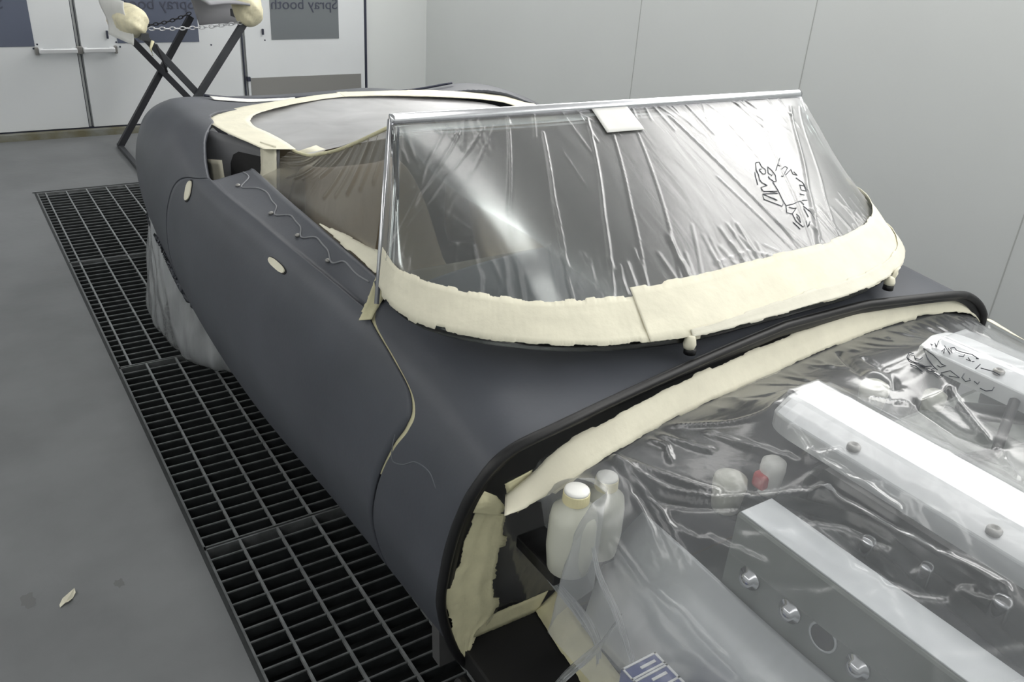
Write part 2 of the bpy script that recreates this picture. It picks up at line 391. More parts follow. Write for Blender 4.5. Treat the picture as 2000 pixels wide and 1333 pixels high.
# ================================================================ FLOOR GRATING
def grating(y0, y1, off, label):
    r = empty('floor_grating', ((GX0+GX1)/2, (y0+y1)/2, 0)); c = r.location
    x0, x1 = GX0-c.x, GX1-c.x; a, b = y0-c.y+.003, y1-c.y-.003
    m = MB()
    for xx in (x0, x1-.005): m.box((xx, a, -.035), (xx+.005, b, 0))
    for yy in (a, b-.005): m.box((x0, yy, -.035), (x1, yy+.005, 0))
    m.out('frame', 'steeld', r)
    m = MB(); m2 = MB(); n = int(round((y1-y0)/.0462))
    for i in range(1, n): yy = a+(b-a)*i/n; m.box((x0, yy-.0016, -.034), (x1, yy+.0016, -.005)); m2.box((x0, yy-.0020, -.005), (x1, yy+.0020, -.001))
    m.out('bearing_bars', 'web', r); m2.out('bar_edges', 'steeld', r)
    m = MB(); x = x0+off
    while x < x1-.02:
        m.box((x-.0032, a, -.010), (x+.0032, b, .0005)); x += .1035
    m.out('cross_bars', 'steel', r)
    return tag(r, label, 'floor grating', 'steel gratings of the extraction pit')
grating(GY[3], GY[4], .042, 'steel floor grating furthest from the viewer, nearest the white double doors')
grating(GY[2], GY[3], .042, 'steel floor grating beside the plastic-wrapped rear wheel')
grating(GY[1], GY[2], .0915, 'steel floor grating alongside the middle of the car door')
grating(GY[0], GY[1], .092, 'nearest steel floor grating, below the front end of the car door')

# ================================================================ CAR
car = empty('car', (A, 2.6, 0))
tag(car, 'grey primed open sports car with its bonnet removed, masked for painting', 'car')
def cpart(o): adopt(car, o); return o
# --- front body (scuttle and front quarter), both sides in one shell
nt_, ny_ = 150, 60
t = np.concatenate([np.linspace(0, 9, nt_)])
def front_half(side):
    y0 = edge_y(t, side); y1 = np.where(t < 6.25, gap_y(np.minimum(t, 6.3))-np.interp(t, [0, 3.6, 4.3, 5, 6.2], [.004, .005, .009, .014, .020]), 1.455)
    y1 = np.where(t >= 6.25, 1.455+.0*t, y1)
    a = np.linspace(0, 1, ny_)[None]
    Y = y0[:, None]*(1-a)+y1[:, None]*a
    return bodyP(Y, np.broadcast_to(t[:, None], Y.shape), side)
L_ = front_half(-1); R_ = front_half(1)[::-1]
G = np.concatenate([L_, R_[1:]], 0)
front = cpart(sheet('front_body', G, 'primer', None, .012, -1))
# --- doors
DI_Y = [1.4, 1.5, 1.84, 2.2, 2.5, 2.8]; DI_U = [.684, .676, .646, .624, .606, .594]; DI_Z = [.866, .860, .834, .816, .806, .800]
def door_skin(side):
    td = np.linspace(.0, 6.12, 110); a = np.linspace(0, 1, 80)[None]
    y0 = gap_y(np.minimum(td, 6.3))+.004; y1 = shut_y(td)-.004
    Y = y0[:, None]*(1-a)+y1[:, None]*a
    G = bodyP(Y, np.broadcast_to(td[:, None], Y.shape), side)
    yy = Y[-1]; cr = G[-1]
    def row(du, z, lo=0): 
        q = cr.copy(); q[:, 0] = cr[:, 0]-side*du; q[:, 2] = z+cr[:, 2]; return q
    inner_u = np.interp(yy, DI_Y, DI_U)
    def inn(du, z):
        q = cr.copy(); q[:, 0] = A+side*(inner_u+du); q[:, 2] = z; return q
    rows = [row(.003, -.006), row(.008, -.009), row(.020, -.008)]
    iz = np.interp(yy, DI_Y, DI_Z)
    top = [inn(.012, iz-.001), inn(.004, iz+.004), inn(-.004, iz+.001), inn(-.012, iz-.012), inn(-.016, iz-.10), inn(-.010, iz-.3), inn(.02, iz-.5)]
    return np.concatenate([G, np.array(rows), np.array(top)], 0)
for side in (-1, 1):
    G = door_skin(side)
    if side > 0: G = G[::-1]
    d = cpart(sheet('door', G, 'primer', None, .008, -1))
    if side < 0: dl = d
# --- rear body
ARCH_Y = [2.5, 2.80, 2.86, 2.93, 3.05, 3.2, 3.35, 3.46, 3.54, 3.62, 3.8, 4.4]
ARCH_Z = [.18, .20, .32, .385, .415, .425, .42, .39, .32, .26, .27, .38]
RIM_Y = [2.50, 2.55, 2.75, 2.90, 3.00, 3.10, 3.20, 3.28, 3.32, 3.335]
RIM_U = [.700, .690, .650, .615, .575, .490, .370, .200, .08, .0]
RIML = ([2.50, 2.55, 2.75, 2.90, 2.96, 3.01, 3.06, 3.12, 3.18, 3.24, 3.28, 3.31], [.700, .690, .650, .620, .600, .560, .505, .420, .300, .165, .075, .0])
RIMR = ([2.50, 2.55, 2.75, 2.90, 3.00, 3.10, 3.18, 3.25, 3.29, 3.31, 3.32, 3.325], [.700, .690, .660, .635, .615, .570, .500, .390, .260, .120, .05, .0])
def rear_half(side):
    nt2 = 150; ny2 = 190; tt = np.linspace(0, 9, nt2); a = np.linspace(0, 1, ny2)
    y0 = np.where(tt < 6.1, shut_y(np.minimum(tt, 6.1))+.004, 2.53)
    Y = y0[:, None]+(4.4-y0[:, None])*(a[None]**1.15)
    T = np.broadcast_to(tt[:, None], Y.shape).copy()
    # limits of the skin: wheel arch below, cockpit rim above
    fine = np.linspace(0, 9, 361)
    for j in range(ny2):
        for i in range(nt2):
            pass
    yq = np.linspace(2.5, 4.4, 240); tl = []; th = []
    for y in yq:
        P = body(np.full(361, y), fine); za = np.interp(y, ARCH_Y, ARCH_Z)
        k = np.argmax(P[:, 1] >= za) if y > 2.79 else 0; tl.append(fine[k])
        if y < 2.87: th.append(np.interp(y, [2.5, 2.55, 2.65, 2.75, 2.87], [6.05, 6.1, 6.3, 6.55, 7.0]))
        elif y < 3.335:
            u = np.interp(y, *(RIML if side < 0 else RIMR)); ok = np.where(P[:, 0] >= u)[0]; th.append(max(7.0, fine[ok[-1]]))
        else: th.append(9)
    T = np.clip(T, np.interp(Y, yq, tl), np.interp(Y, yq, th))
    return bodyP(Y, T, side)
L_ = rear_half(-1); R_ = rear_half(1)[::-1]; n0 = L_.shape[0]*L_.shape[1]
gf = grid_faces(*L_.shape[:2])
rear = cpart(mesh_obj('rear_body', np.concatenate([L_.reshape(-1, 3), R_.reshape(-1, 3)]), gf+[tuple(i+n0 for i in f) for f in gf], 'primer', None, True, .012))
# --- rear quarter recess: the shut face behind the door, flat black patch painting the shade in its opening
for side in (-1, 1):
    def pt(s_, v_, l=0.):
        top = np.array([.668+(.510-.668)*s_, 2.87+(2.555-2.87)*s_, .862-.012*s_]); bot = np.array([.700+(.572-.700)*s_, 2.74+(2.43-2.74)*s_, .60])
        p = top+(bot-top)*v_; n_ = np.array([.80, -.40, .43]); p = p+n_*l
        return np.array([A+side*p[0], p[1], p[2]])
    G = np.array([[pt(a_, b_) for b_ in np.linspace(0, 1, 12)] for a_ in np.linspace(0, 1, 24)])
    q = cpart(sheet('door_post', G, 'primer2', None, .008, 0))
    po = [pt(a_, b_, .007) for a_, b_ in ((.40, 1), (.83, 1), (.83, .13), (.52, .15), (.45, .20), (.41, .30))]
    cpart(MB().add(po, [tuple(range(6))]).out('opening_shade', 'blackm', None, solid=.002))
    if side < 0:
        o = cpart(ribbon('tape_patch', [pt(.10, .34, .008), pt(.13, .95, .008)], [pt(.30, .30, .008), pt(.38, .95, .008)], 'tape', None, 12, 4, .002)); o['label'] = 'cream tape patch on the door post'
        o = cpart(ribbon('post_tape', [pt(.80, -.03, .009), pt(.80, .5, .009), pt(.80, 1.0, .009)], [pt(1.0, -.03, .012), pt(1.0, .5, .010), pt(1.0, 1.0, .010)], 'tape', None, 50, 6, .0015, seed=9)); o['label'] = 'cream tape down the door post'
# --- door details (left door): screws, sealant line, taped handle and mirror holes
def on_door(y, t, lift=.002):
    p = Vector(bodyP(y, t)[0]); a = Vector(bodyP(y+.01, t)[0])-p; b = Vector(bodyP(y, t+.05)[0])-p
    n = a.cross(b).normalized(); n = n if n.x < 0 else -n
    return p+n*lift, a.normalized(), b.normalized(), n
def strip_pt(y, k, lift=.0015):          # on the flat strip along the top of the door, k 0 at the crest, 1 at the inner edge
    c = bodyP(y, 6.12)[0]; iu = np.interp(y, DI_Y, DI_U)+.012
    x0, x1 = c[0]+.02, A-iu; z0, z1 = c[2]-.008, np.interp(y, DI_Y, DI_Z)-.001
    return Vector((x0+(x1-x0)*k, y, z0+(z1-z0)*k+lift))
for y in (2.42, 2.12, 1.92, 1.72):
    mb = MB(); p = strip_pt(y, .35)
    mb.lathe([(.007, -.002), (.007, .002), (.004, .005), (.001, .0055)], p, 'z', 14)
    o = mb.out('screw', 'kick', None, True); cpart(o); o.parent = dl; o.matrix_parent_inverse = dl.matrix_world.inverted()
def sub(o, par):
    bpy.context.view_layer.update(); o.parent = par; o.matrix_parent_inverse = par.matrix_world.inverted(); return o
pts = []
for y in np.linspace(2.52, 1.50, 120):
    k = .78
    for ys in (2.42, 2.12, 1.92, 1.72): k -= .42*math.exp(-((y-ys+.02)/.035)**2)*(.8 if ys > 2.3 else 1)
    pts.append(strip_pt(y, max(.1, k+.06*math.sin(y*31)), .001))
sub(MB().tube(pts, .0022, 6).out('sealant_line', 'bead', None, True), dl)
def oval_tape(y, t, ln, wd, ang):
    p, a, b, n = on_door(y, t); ca, sa = math.cos(ang), math.sin(ang); e1 = a*ca+b*sa; e2 = b*ca-a*sa
    mb = MB(); N_ = 28; v = []
    for k in range(N_):
        th = 2*math.pi*k/N_; c_, s_ = math.cos(th), math.sin(th)
        v.append(p+e1*(ln/2*np.sign(c_)*abs(c_)**.7)+e2*(wd/2*np.sign(s_)*abs(s_)**.8))
    mb.add(v, [tuple(range(N_))])
    o = mb.out('hole_tape', 'tape', None, solid=.003); o['label'] = 'cream tape patch over a hole in the door'; sub(o, dl)
    v2 = [p-n*.0015+(q-p)*1.14 for q in v]; o2 = MB().add(v2, [tuple(range(N_))]).out('hole_rim', 'blackm', None, solid=.001); sub(o2, dl)
oval_tape(1.86, 5.35, .100, .017, 0.0)
oval_tape(2.60, 4.95, .062, .040, .95)
mk = np.array([(1.219, 4.22), (1.215, 3.9), (1.202, 3.75), (1.167, 3.9), (1.132, 4.19), (1.084, 4.32), (1.05, 4.19)])
ml = herm(np.arange(len(mk)), mk, np.linspace(0, len(mk)-1, 60)); sub(MB().tube([on_door(a_, b_, .0002)[0] for a_, b_ in ml], .0011, 6).out('pale_streak', 'streak', None, True), front)
# --- rubber seal round the front edge, black flange below it
ts = np.linspace(0.2, 9, 110)
eL = bodyP(edge_y(ts), ts); eR = bodyP(edge_y(ts, 1), ts, 1)[::-1]
E_ = np.concatenate([eL, eR[1:]], 0); E_[:, 1] -= .004
cpart(MB().tube([Vector(p)+Vector((0, -.002, .003)) for p in E_], .0095, 10).out('edge_seal', 'black', None, True))
c0 = np.array([A, 0, .45]); fl_in = E_.copy(); dv = E_-c0; dv[:, 1] = 0; dv /= np.linalg.norm(dv, axis=1)[:, None]
fl_in = E_-dv*.026; fl_in[:, 1] += .004
cpart(ribbon('edge_flange', E_, fl_in, 'black', None, 200, 4))
fl2 = fl_in-dv*.012; fl2[:, 1] += .06
cpart(ribbon('inner_flange', fl_in+np.array([0, .02, 0]), fl2, 'blackm', None, 200, 4))
# --- bulkhead
mb = MB(); prof = [(-.75, .2), (-.76, .45), (-.745, .62), (-.70, .70), (-.6, .74), (0, .76), (.6, .74), (.70, .70), (.745, .62), (.76, .45), (.75, .2)]
mb.add([(A+x, 1.05, z) for x, z in prof]+[(A+x, 1.08, z) for x, z in prof], [tuple(range(11)), tuple(range(21, 10, -1))]+[(i, i+1, i+12, i+11) for i in range(10)])
cpart(mb.out('bulkhead', 'bulk', None))
# --- sill end in the left corner: black plate, side rail
cpart(MB().box((A-.735, .35, .255), (A-.555, 1.03, .30)).out('footwell_plate', 'blackm', None, bev=.004))
cpart(MB().box((A-.772, .30, .16), (A-.742, .965, .268)).out('sill_rail', 'black', None, bev=.01))
cpart(MB().box((A+.555, .35, .255), (A+.79, 1.03, .30)).out('footwell_plate', 'blackm', None, bev=.004))
# --- floor pan, dash, seats
cpart(MB().box((A-.66, 1.06, .18), (A+.66, 3.2, .22)).out('floor_pan', 'interior', None))
mb = MB(); mb.add([(A+x, y, z) for x in (-.58, .58) for y, z in ((1.30, .80), (1.55, .835), (1.62, .80), (1.60, .60), (1.40, .55))],
    [(0,1,2,3,4), (9,8,7,6,5)]+[(i, (i+1) % 5, (i+1) % 5+5, i+5) for i in range(5)])
cpart(mb.out('dashboard', 'interior', None, bev=.01))
cpart(MB().box((A-.6, 2.75, .2), (A+.6, 2.80, .80)).out('rear_bulkhead', 'interior', None))
for sx in (-.29, .29):
    ns = 20; G = []
    prof = [(1.85, .40, .22), (1.86, .45, .23), (1.95, .475, .235), (2.15, .45, .235), (2.27, .435, .23), (2.33, .50, .225), (2.40, .62, .215), (2.45, .72, .19), (2.49, .755, .17), (2.54, .745, .165), (2.55, .68, .2), (2.50, .45, .22)]
    for y, z, hw in prof:
        v = np.linspace(-1, 1, ns); G.append(np.stack([A+sx+v*hw, y+0*v, z+.025*v**4], 1))
    o = sheet('seat', np.array(G), 'leather', None, .05, -1); md = o.modifiers.new('s', 'SUBSURF'); md.levels = 1; md.render_levels = 1
    cpart(o)
# --- windscreen: glass, header, pillars
s = np.linspace(.004, .996, 120); hh = np.linspace(0, 1, 30)
Sg, Hg = np.meshgrid(s, hh, indexing='ij')
G = W(ws(Sg.ravel(), Hg.ravel()).reshape(120, 30, 3)); Gn = nrm(G); Gn *= np.sign(Gn[60, 15, 2])
glass = cpart(sheet('windscreen', G-Gn*.010, 'glass', None, .005, 0))
hd = W(ws_head(np.linspace(0, 1, 60)))
mb = MB(); rr = []
for i, p in enumerate(hd):
    pass
mb.tube([Vector(p)+Vector((0, .004, .004)) for p in hd], .0125, 14)
sub(mb.out('header_rail', 'chrome', None, True), glass)
for sd in (0.0, 1.0):
    f_ = W(ws_foot(sd))[0]; h_ = W(ws_head(sd))[0]
    MBp = MB().tube([Vector(f_)+Vector((0, .006, -.03)), Vector((f_*.5+h_*.5))+Vector((0, .004, .004)), Vector(h_)+Vector((0, .004, .004))], [.005, .005, .006], 12)
    sub(MBp.out('screen_pillar', 'chrome', None, True), glass)
for s0, s1 in ((.0, .030), (.970, 1.0)):
    Sp, Hp = np.meshgrid(np.linspace(s0, s1, 8), np.linspace(.02, .99, 30), indexing='ij')
    G = W(ws(Sp.ravel(), Hp.ravel()).reshape(8, 30, 3)); n_ = nrm(G); n_ *= np.sign(n_[4, 15, 2]) if abs(n_[4, 15, 2]) > .05 else 1
    sub(sheet('pillar_cover', G-n_*.018, 'pillar', None, .004, 0), glass)
# --- wiper spindles wrapped in tape
for x, y, z, kind in ((-.265, .985, .838, 0), (.375, 1.005, .845, 1)):
    mb = MB().lathe([(.012, -.012), (.012, .0), (.007, .002), (.006, .014), (.001, .016)], (A+x, y, z), 'z', 14)
    o = cpart(mb.out('wiper_spindle', 'black', None, True))
    mb = MB()
    if kind == 0: mb.lathe([(.011, .001), (.013, .008), (.011, .018), (.008, .026), (.004, .027)], (A+x-.004, y, z), 'z', 9).box((A+x+.002, y-.002, z+.016), (A+x+.02, y+.002, z+.03))
    else:
        mb.lathe([(.012, .001), (.013, .007), (.010, .016), (.003, .02)], (A+x, y, z), 'z', 9)
        mb.tube([(A+x+.01, y, z+.012), (A+x+.026, y+.004, z+.022), (A+x+.032, y+.006, z+.034), (A+x+.022, y+.004, z+.030), (A+x+.008, y, z+.016)], .004, 6)
    sub(mb.out('tape_wrap', 'tape', None, True), o)['label'] = 'cream tape wrapped round the spindle'
# --- engine: block, cam covers, leads, hoses
mb = MB().box((A-.20, -.55, .30), (A+.26, .74, .70)); cpart(mb.out('engine_block', 'dark', None, bev=.03))
def cam_cover(xc, ztop, yr, yf, roll):
    hw = .078; prof = [(-hw, -.055), (-hw, -.020), (-.040, -.002), (-.030, 0), (.028, 0), (.040, -.003), (hw, -.022), (hw, -.055)]
    c, s_ = math.cos(roll), math.sin(roll); G = []
    ys = [yr+.004, yr, yr-.012, yr-.03, yr-.05]+list(np.linspace(yr-.09, yf, 10))
    sc = [.35, .62, .82, .95, 1]+[1]*10
    for y, k in zip(ys, sc):
        row = []
        for px, pz in prof:
            x_ = px*(.45+.55*k); z_ = pz if pz < -.03 else pz-(1-k)*.018
            row.append((A+xc+x_*c+z_*s_, y, ztop-x_*s_+z_*c))
        G.append(row)
    G = np.array(G); mb = MB().add(G.reshape(-1, 3), grid_faces(*G.shape[:2])); mb.add(G[0], [tuple(range(8))])
    o = cpart(mb.out('cam_cover', 'alu', None, False, bev=.004))
    for y in np.arange(yr-.16, yf+.05, -.235):
        b = MB().lathe([(.011, -.004), (.011, .003), (.008, .006), (.006, .006), (.005, .002)], (A+xc-.058*c, y, ztop+.058*s_-.010), 'z', 14)
        sub(b.out('cover_screw', 'kick', None, True), o)
    return o
cam_cover(-.182, .832, .790, -.55, math.radians(-4))
cam_cover(.285, .832, .815, -.55, math.radians(5))
# inlet trough between and beside the covers: pipes, leads, plug caps
cpart(MB().box((A-.10, -.5, .66), (A+.205, .73, .735)).out('valley_cover', 'greym', None, bev=.015))
mb = MB()
for k in range(5): mb.tube([(A-.11, .62-.13*k, .80), (A-.02, .58-.13*k, .75), (A+.10, .56-.13*k, .74), (A+.20, .60-.13*k, .80)], .010, 8)
cpart(mb.out('plug_leads', 'black', None, True))
for (x, y, z, r, mt) in ((.075, .80, .76, .028, 'plast'), (.155, .72, .76, .022, 'plast'), (-.285, .735, .735, .022, 'capw'), (-.345, .77, .70, .030, 'plast'), (-.245, .46, .70, .012, 'chrome'), (-.21, .36, .70, .016, 'chrome'), (-.26, .55, .69, .014, 'chrome')):
    cpart(MB().lathe([(r*.8, -.06), (r, -.01), (r*.95, .004), (r*.6, .010), (r*.1, .011)], (A+x, y, z), 'z', 18).out('filler_cap', mt, None, True))
cpart(MB().box((A-.315, .725, .69), (A-.262, .752, .72)).out('red_clip', 'red', None, bev=.006))
mb = MB()
for k in range(5): mb.box((A-.118+.004*k, .335-.03*k, .775), (A-.098+.004*k, .353-.03*k, .79))
cpart(mb.out('plug_terminals', 'white', None, bev=.002))
mb = MB()
for k, (x, r) in enumerate(((-.27, .02), (-.22, .016), (-.31, .014), (.12, .018), (.05, .014), (.45, .02), (.55, .024))):
    mb.tube([(A+x, .80, .60), (A+x+.02, .6, .66+.01*k % .03), (A+x-.01, .3, .65), (A+x, -.3, .62)], r, 10)
cpart(mb.out('hoses', 'blackm', None, True))
mb = MB().box((A+.40, -.4, .45), (A+.75, .85, .60)); cpart(mb.out('wing_tray', 'greym', None, bev=.02))
# --- chassis rail on the left of the engine: box section, plate with bolts and hole
rail = cpart(MB().box((A-.425, -.55, .635), (A-.345, .685, .72)).out('frame_rail', 'greym', None, bev=.006))
sub(MB().box((A-.421, -.55, .7195), (A-.349, .68, .7225)).out('rail_top', 'railtop', None, bev=.001), rail)
sub(MB().box((A-.402, -.55, .44), (A-.37, .70, .636)).out('rail_plate', 'greym', None), rail)
for y in (.646, .562, .436, .36): sub(MB().lathe([(.021, -.002), (.020, -.006), (.013, -.008), (.012, -.016), (.002, -.018)], (A-.402, y, .603), 'x', 18).out('bolt', 'chrome', None, True), rail)
sub(MB().lathe([(.025, 0), (.025, -.003), (.0215, -.003), (.0215, -.001)], (A-.402, .500, .603), 'x', 24).out('hole_ring', 'railtop', None, True), rail)
sub(MB().lathe([(.021, .004), (.021, -.003)], (A-.402, .500, .603), 'x', 24).out('hole_shade', 'blackm', None, True), rail)  # flat black disc stands for the shade inside the hole
# pale panel added beside the rail to imitate the film's bright veil
vx = np.linspace(0, 1, 24); vy = np.linspace(-.3, .90, 40)
G = np.array([[(A-.408-.112*a_-.01*math.sin(3*a_), y_v, .555-.10*a_-.13*a_**3+.006*math.sin(y_v*9)) for y_v in vy] for a_ in vx])
cpart(sheet('veil_panel', G, 'railtop', None, .008, 0))
# --- fluid reservoirs on the bulkhead
for (x, y, zt, sc) in ((-.612, .860, .708, 1), (-.530, .880, .694, .9)):
    mb = MB().lathe([(.026*sc, -.165), (.037*sc, -.155), (.042*sc, -.11), (.041*sc, -.055), (.038*sc, -.036), (.021*sc, -.022), (.018*sc, -.010)], (A+x, y, zt), 'z', 24)
    o = cpart(mb.out('fluid_reservoir', 'plast', None, True))
    mb = MB().lathe([(.022*sc, -.018), (.023*sc, -.016), (.0225*sc, .002)], (A+x, y, zt), 'z', 30); cp = sub(mb.out('cap', 'cap', None, False, bev=.001), o)
    sub(MB().lathe([(.0215*sc, .002), (.021*sc, .006), (.018*sc, .008), (.001, .008)], (A+x, y, zt), 'z', 30).out('cap_top', 'capw', None, True), o)
cpart(MB().box((A-.64, .86, .515), (A-.50, .98, .542)).out('reservoir_bracket', 'dark', None, bev=.004))
# --- blue and white labelled box low on the left
mb = MB().box((A-.640, .55, .24), (A-.570, .672, .50))
for y in (.668, .645, .640, .612, .585, .580): mb.box((A-.640, y, .4995), (A-.570, y+.0035, .5015))
for y in (.655, .628, .598): mb.box((A-.612, y, .4995), (A-.582, y+.005, .5015))
mb.box((A-.574, .55, .4995), (A-.570, .672, .5015)).box((A-.640, .55, .4995), (A-.637, .672, .5015))
for z in (.48, .45, .42, .36): mb.box((A-.640, .5485, z), (A-.570, .55, z+.005))
o = cpart(mb.out('battery', ['blue', 'white'], None))
for p in o.data.polygons: p.material_index = 0 if abs(p.center.z-.50) > .4 or p.area > .004 else 1

# --- rear wheels
for sx in (-1, 1):
    x0 = A+sx*.62
    mb = MB().lathe([(.20, -.09), (.29, -.09), (.318, -.07), (.325, 0), (.318, .07), (.29, .09), (.20, .09)], (x0, 3.17, .325), 'x', 48)
    o = cpart(mb.out('wheel', 'tyre', None, True))
    sub(MB().lathe([(.20, -.05), (.20, .05), (.06, .075), (.01, .08)] if sx > 0 else [(.20, .05), (.20, -.05), (.06, -.075), (.01, -.08)], (x0, 3.17, .325), 'x', 36).out('wheel_disc', 'kick', None, True), o)
# --- tape strip along the open boot lip, and the black boot seal
yb = lambda u: 3.350-.085*(u/.5)**2
def deck(u, y, dz=.004):
    f_ = np.linspace(0, 9, 361); P = body(np.full(361, y), f_); o_ = np.argsort(P[:, 0]); top = P[:, 1] > .6
    uu = P[top][:, 0]; zz = P[top][:, 1]; k = np.argsort(uu); return np.array([A+u, y, np.interp(abs(u), uu[k], zz[k])+dz])
us = np.linspace(-.53, .53, 40); ub = np.linspace(-.51, -.17, 18)
cpart(ribbon('boot_tape', [deck(u, yb(u)-.004) for u in ub], [deck(u, yb(u)+.005+.05*(1-k), .012) for u, k in zip(ub, np.linspace(0, 1, 18))], 'tapew', None, 60, 5, .001)); bpy.data.objects['boot_tape']['label'] = 'white tape along the boot opening'
cpart(MB().tube([deck(u, yb(u)+.06, .012) for u in us], .005, 8).out('boot_seal', 'line', None, True))
# --- masking tape in the shut line ahead of the door
tg = np.linspace(3.3, 6.25, 70); wd = np.interp(tg, [3.3, 4.5, 5.2, 5.8, 6.25], [.005, .009, .014, .018, .022])
a_ = bodyP(gap_y(tg)-wd-.004, tg); b_ = bodyP(gap_y(tg)+.006, tg)
inw = np.array([.004, 0, -.003])
o = cpart(ribbon('shut_line_tape', a_+np.array([.006, 0, -.004]), b_+inw, 'tapey', None, 120, 4)); o['label'] = 'yellowish tape in the shut line ahead of the door'
# tape over the front inner corner of the door
q_ = np.linspace(1.90, 1.475, 14); du_ = np.interp(q_, [1.475, 1.6, 1.9], [.050, .045, .006])
o_ = np.stack([A-np.interp(q_, DI_Y, DI_U)+.002, q_, np.interp(q_, DI_Y, DI_Z)+.007], 1)
i_ = o_+np.stack([du_, 0*q_, .25*du_], 1)
o = cpart(ribbon('door_corner_tape', o_, i_, 'tape', None, 60, 5, .002)); o['label'] = 'cream tape over the door corner'
o = cpart(ribbon('pillar_tape', [(A-.684, 1.474, .872), (A-.700, 1.468, .845), (A-.715, 1.462, .815), (A-.735, 1.452, .790)], [(A-.640, 1.462, .875), (A-.664, 1.456, .845), (A-.690, 1.448, .818), (A-.716, 1.430, .798)], 'tapey', None, 40, 6, .0015)); o['label'] = 'yellowish tape at the pillar foot'

# ================================================================ MASKING FILM: WINDSCREEN
wf = empty('windscreen_film', (A, 1.3, .85)); tag(wf, 'clear wrinkled plastic film stretched over the windscreen, printed with grey logo', 'plastic film')
def wpart(o): adopt(wf, o); return o
def ridge(S_, H_, pts, amp, wdt, sx=1.5, sy=.65):
    """gaussian crease along a polyline in (s,h); sx, sy scale to metres"""
    out = np.zeros_like(S_); p = np.array(pts, float)*[sx, sy]; X = S_*sx; Y = H_*sy; best = np.full(S_.shape, 9.)
    for a, b in zip(p[:-1], p[1:]):
        d = b-a; l2 = (d@d)+1e-12; u = np.clip(((X-a[0])*d[0]+(Y-a[1])*d[1])/l2, 0, 1)
        best = np.minimum(best, np.hypot(X-a[0]-u*d[0], Y-a[1]-u*d[1]))
    return amp*np.exp(-(best/wdt)**2)
WS_CREASES = [([(0.1531, 0.9246), (0.083, 0.5779), (0.0329, 0.2362)], 0.006, 0.006), ([(0.1946, 0.9397), (0.1202, 0.6633), (0.0243, 0.2111)], 0.0045, 0.004), ([(0.2132, 0.9447), (0.1273, 0.5528), (0.0858, 0.2563)], 0.003, 0.003), ([(0.2389, 0.9749), (0.2003, 0.5276), (0.1946, 0.1457)], 0.005, 0.0045), ([(0.289, 0.8894), (0.2647, 0.5779), (0.2489, 0.2412), (0.2475, 0.1457)], 0.005, 0.0045), ([(0.382, 0.9497), (0.3233, 0.4874), (0.2904, 0.1407)], 0.005, 0.005), ([(0.422, 0.9397), (0.3691, 0.5176), (0.3348, 0.1759)], 0.0035, 0.003), ([(0.4692, 0.9397), (0.4149, 0.4623), (0.382, 0.1809)], 0.0025, 0.003), ([(0.5522, 0.9296), (0.5808, 0.4623), (0.5994, 0.1709)], 0.005, 0.0045), ([(0.6695, 0.8593), (0.6609, 0.6533)], 0.002, 0.003), ([(0.5451, 0.593), (0.5837, 0.1809)], 0.0035, 0.0035), ([(0.7554, 0.8593), (0.6924, 0.608), (0.6166, 0.2211)], 0.003, 0.0035), ([(0.8898, 0.9196), (0.7039, 0.4623), (0.6123, 0.1709)], 0.008, 0.009), ([(0.9256, 0.9095), (0.7268, 0.402), (0.6609, 0.1759)], 0.003, 0.0035), ([(0.9557, 0.9246), (0.9828, 0.1), (0.6953, 0.1457)], 0.003, 0.0035), ([(0.4449, 0.2362), (0.5036, 0.2563), (0.5751, 0.1759)], 0.005, 0.006), ([(0.4092, 0.201), (0.505, 0.196), (0.5808, 0.1709)], 0.004, 0.004), ([(0.0844, 0.2462), (0.1216, 0.3568), (0.1402, 0.3769)], 0.0025, 0.003), ([(0.0587, 0.9296), (0.0458, 0.4673), (0.0315, 0.2312)], 0.004, 0.006), ([(0.1316, 0.9497), (0.0944, 0.7286), (0.0615, 0.2814)], 0.003, 0.004), ([(0.1059, 0.5477), (0.1488, 0.4372)], 0.0015, 0.0025), ([(0.1474, 0.6734), (0.1731, 0.5528)], 0.0015, 0.0025), ([(0.5365, 0.2714), (0.5751, 0.1809)], 0.003, 0.004), ([(0.515, 0.397), (0.4578, 0.1407)], 0.0015, 0.0025), ([(0.4449, 0.402), (0.4149, 0.196)], 0.002, 0.003), ([(0.3076, 0.7839), (0.3162, 0.6332)], 0.002, 0.003)]
#WS-DATA
ns_, nh_ = 420, 150
Sg, Hg = np.meshgrid(np.linspace(.0, 1., ns_), np.linspace(.10, 1.0, nh_), indexing='ij')
D = np.zeros_like(Sg)
for pts, amp, wdt in WS_CREASES: D += ridge(Sg, Hg, pts, amp*.62, wdt*.58)
for k in range(90):                                   # short pleats fanning up from the tape
    s0 = rng.uniform(.06, .95); h1 = .17+rng.uniform(.05, .22); D += ridge(Sg, Hg, [(s0, .12), (s0+rng.normal(0, .012), h1)], rng.uniform(.0008, .0022), rng.uniform(.002, .004))
for k in range(40):
    s0 = rng.uniform(.03, .97); D += ridge(Sg, Hg, [(s0, .99), (s0+rng.normal(0, .02), 1-rng.uniform(.06, .25))], rng.uniform(.0006, .0018), rng.uniform(.002, .0035))
WS_BASE = W(ws(Sg.ravel(), Hg.ravel()).reshape(ns_, nh_, 3)); NW = nrm(WS_BASE); NW *= np.sign(NW[ns_//2, nh_//2, 2])
FS = WS_BASE+NW*(.002+D)[..., None]
wpart(sheet('film_sheet', FS, 'f_ws'))
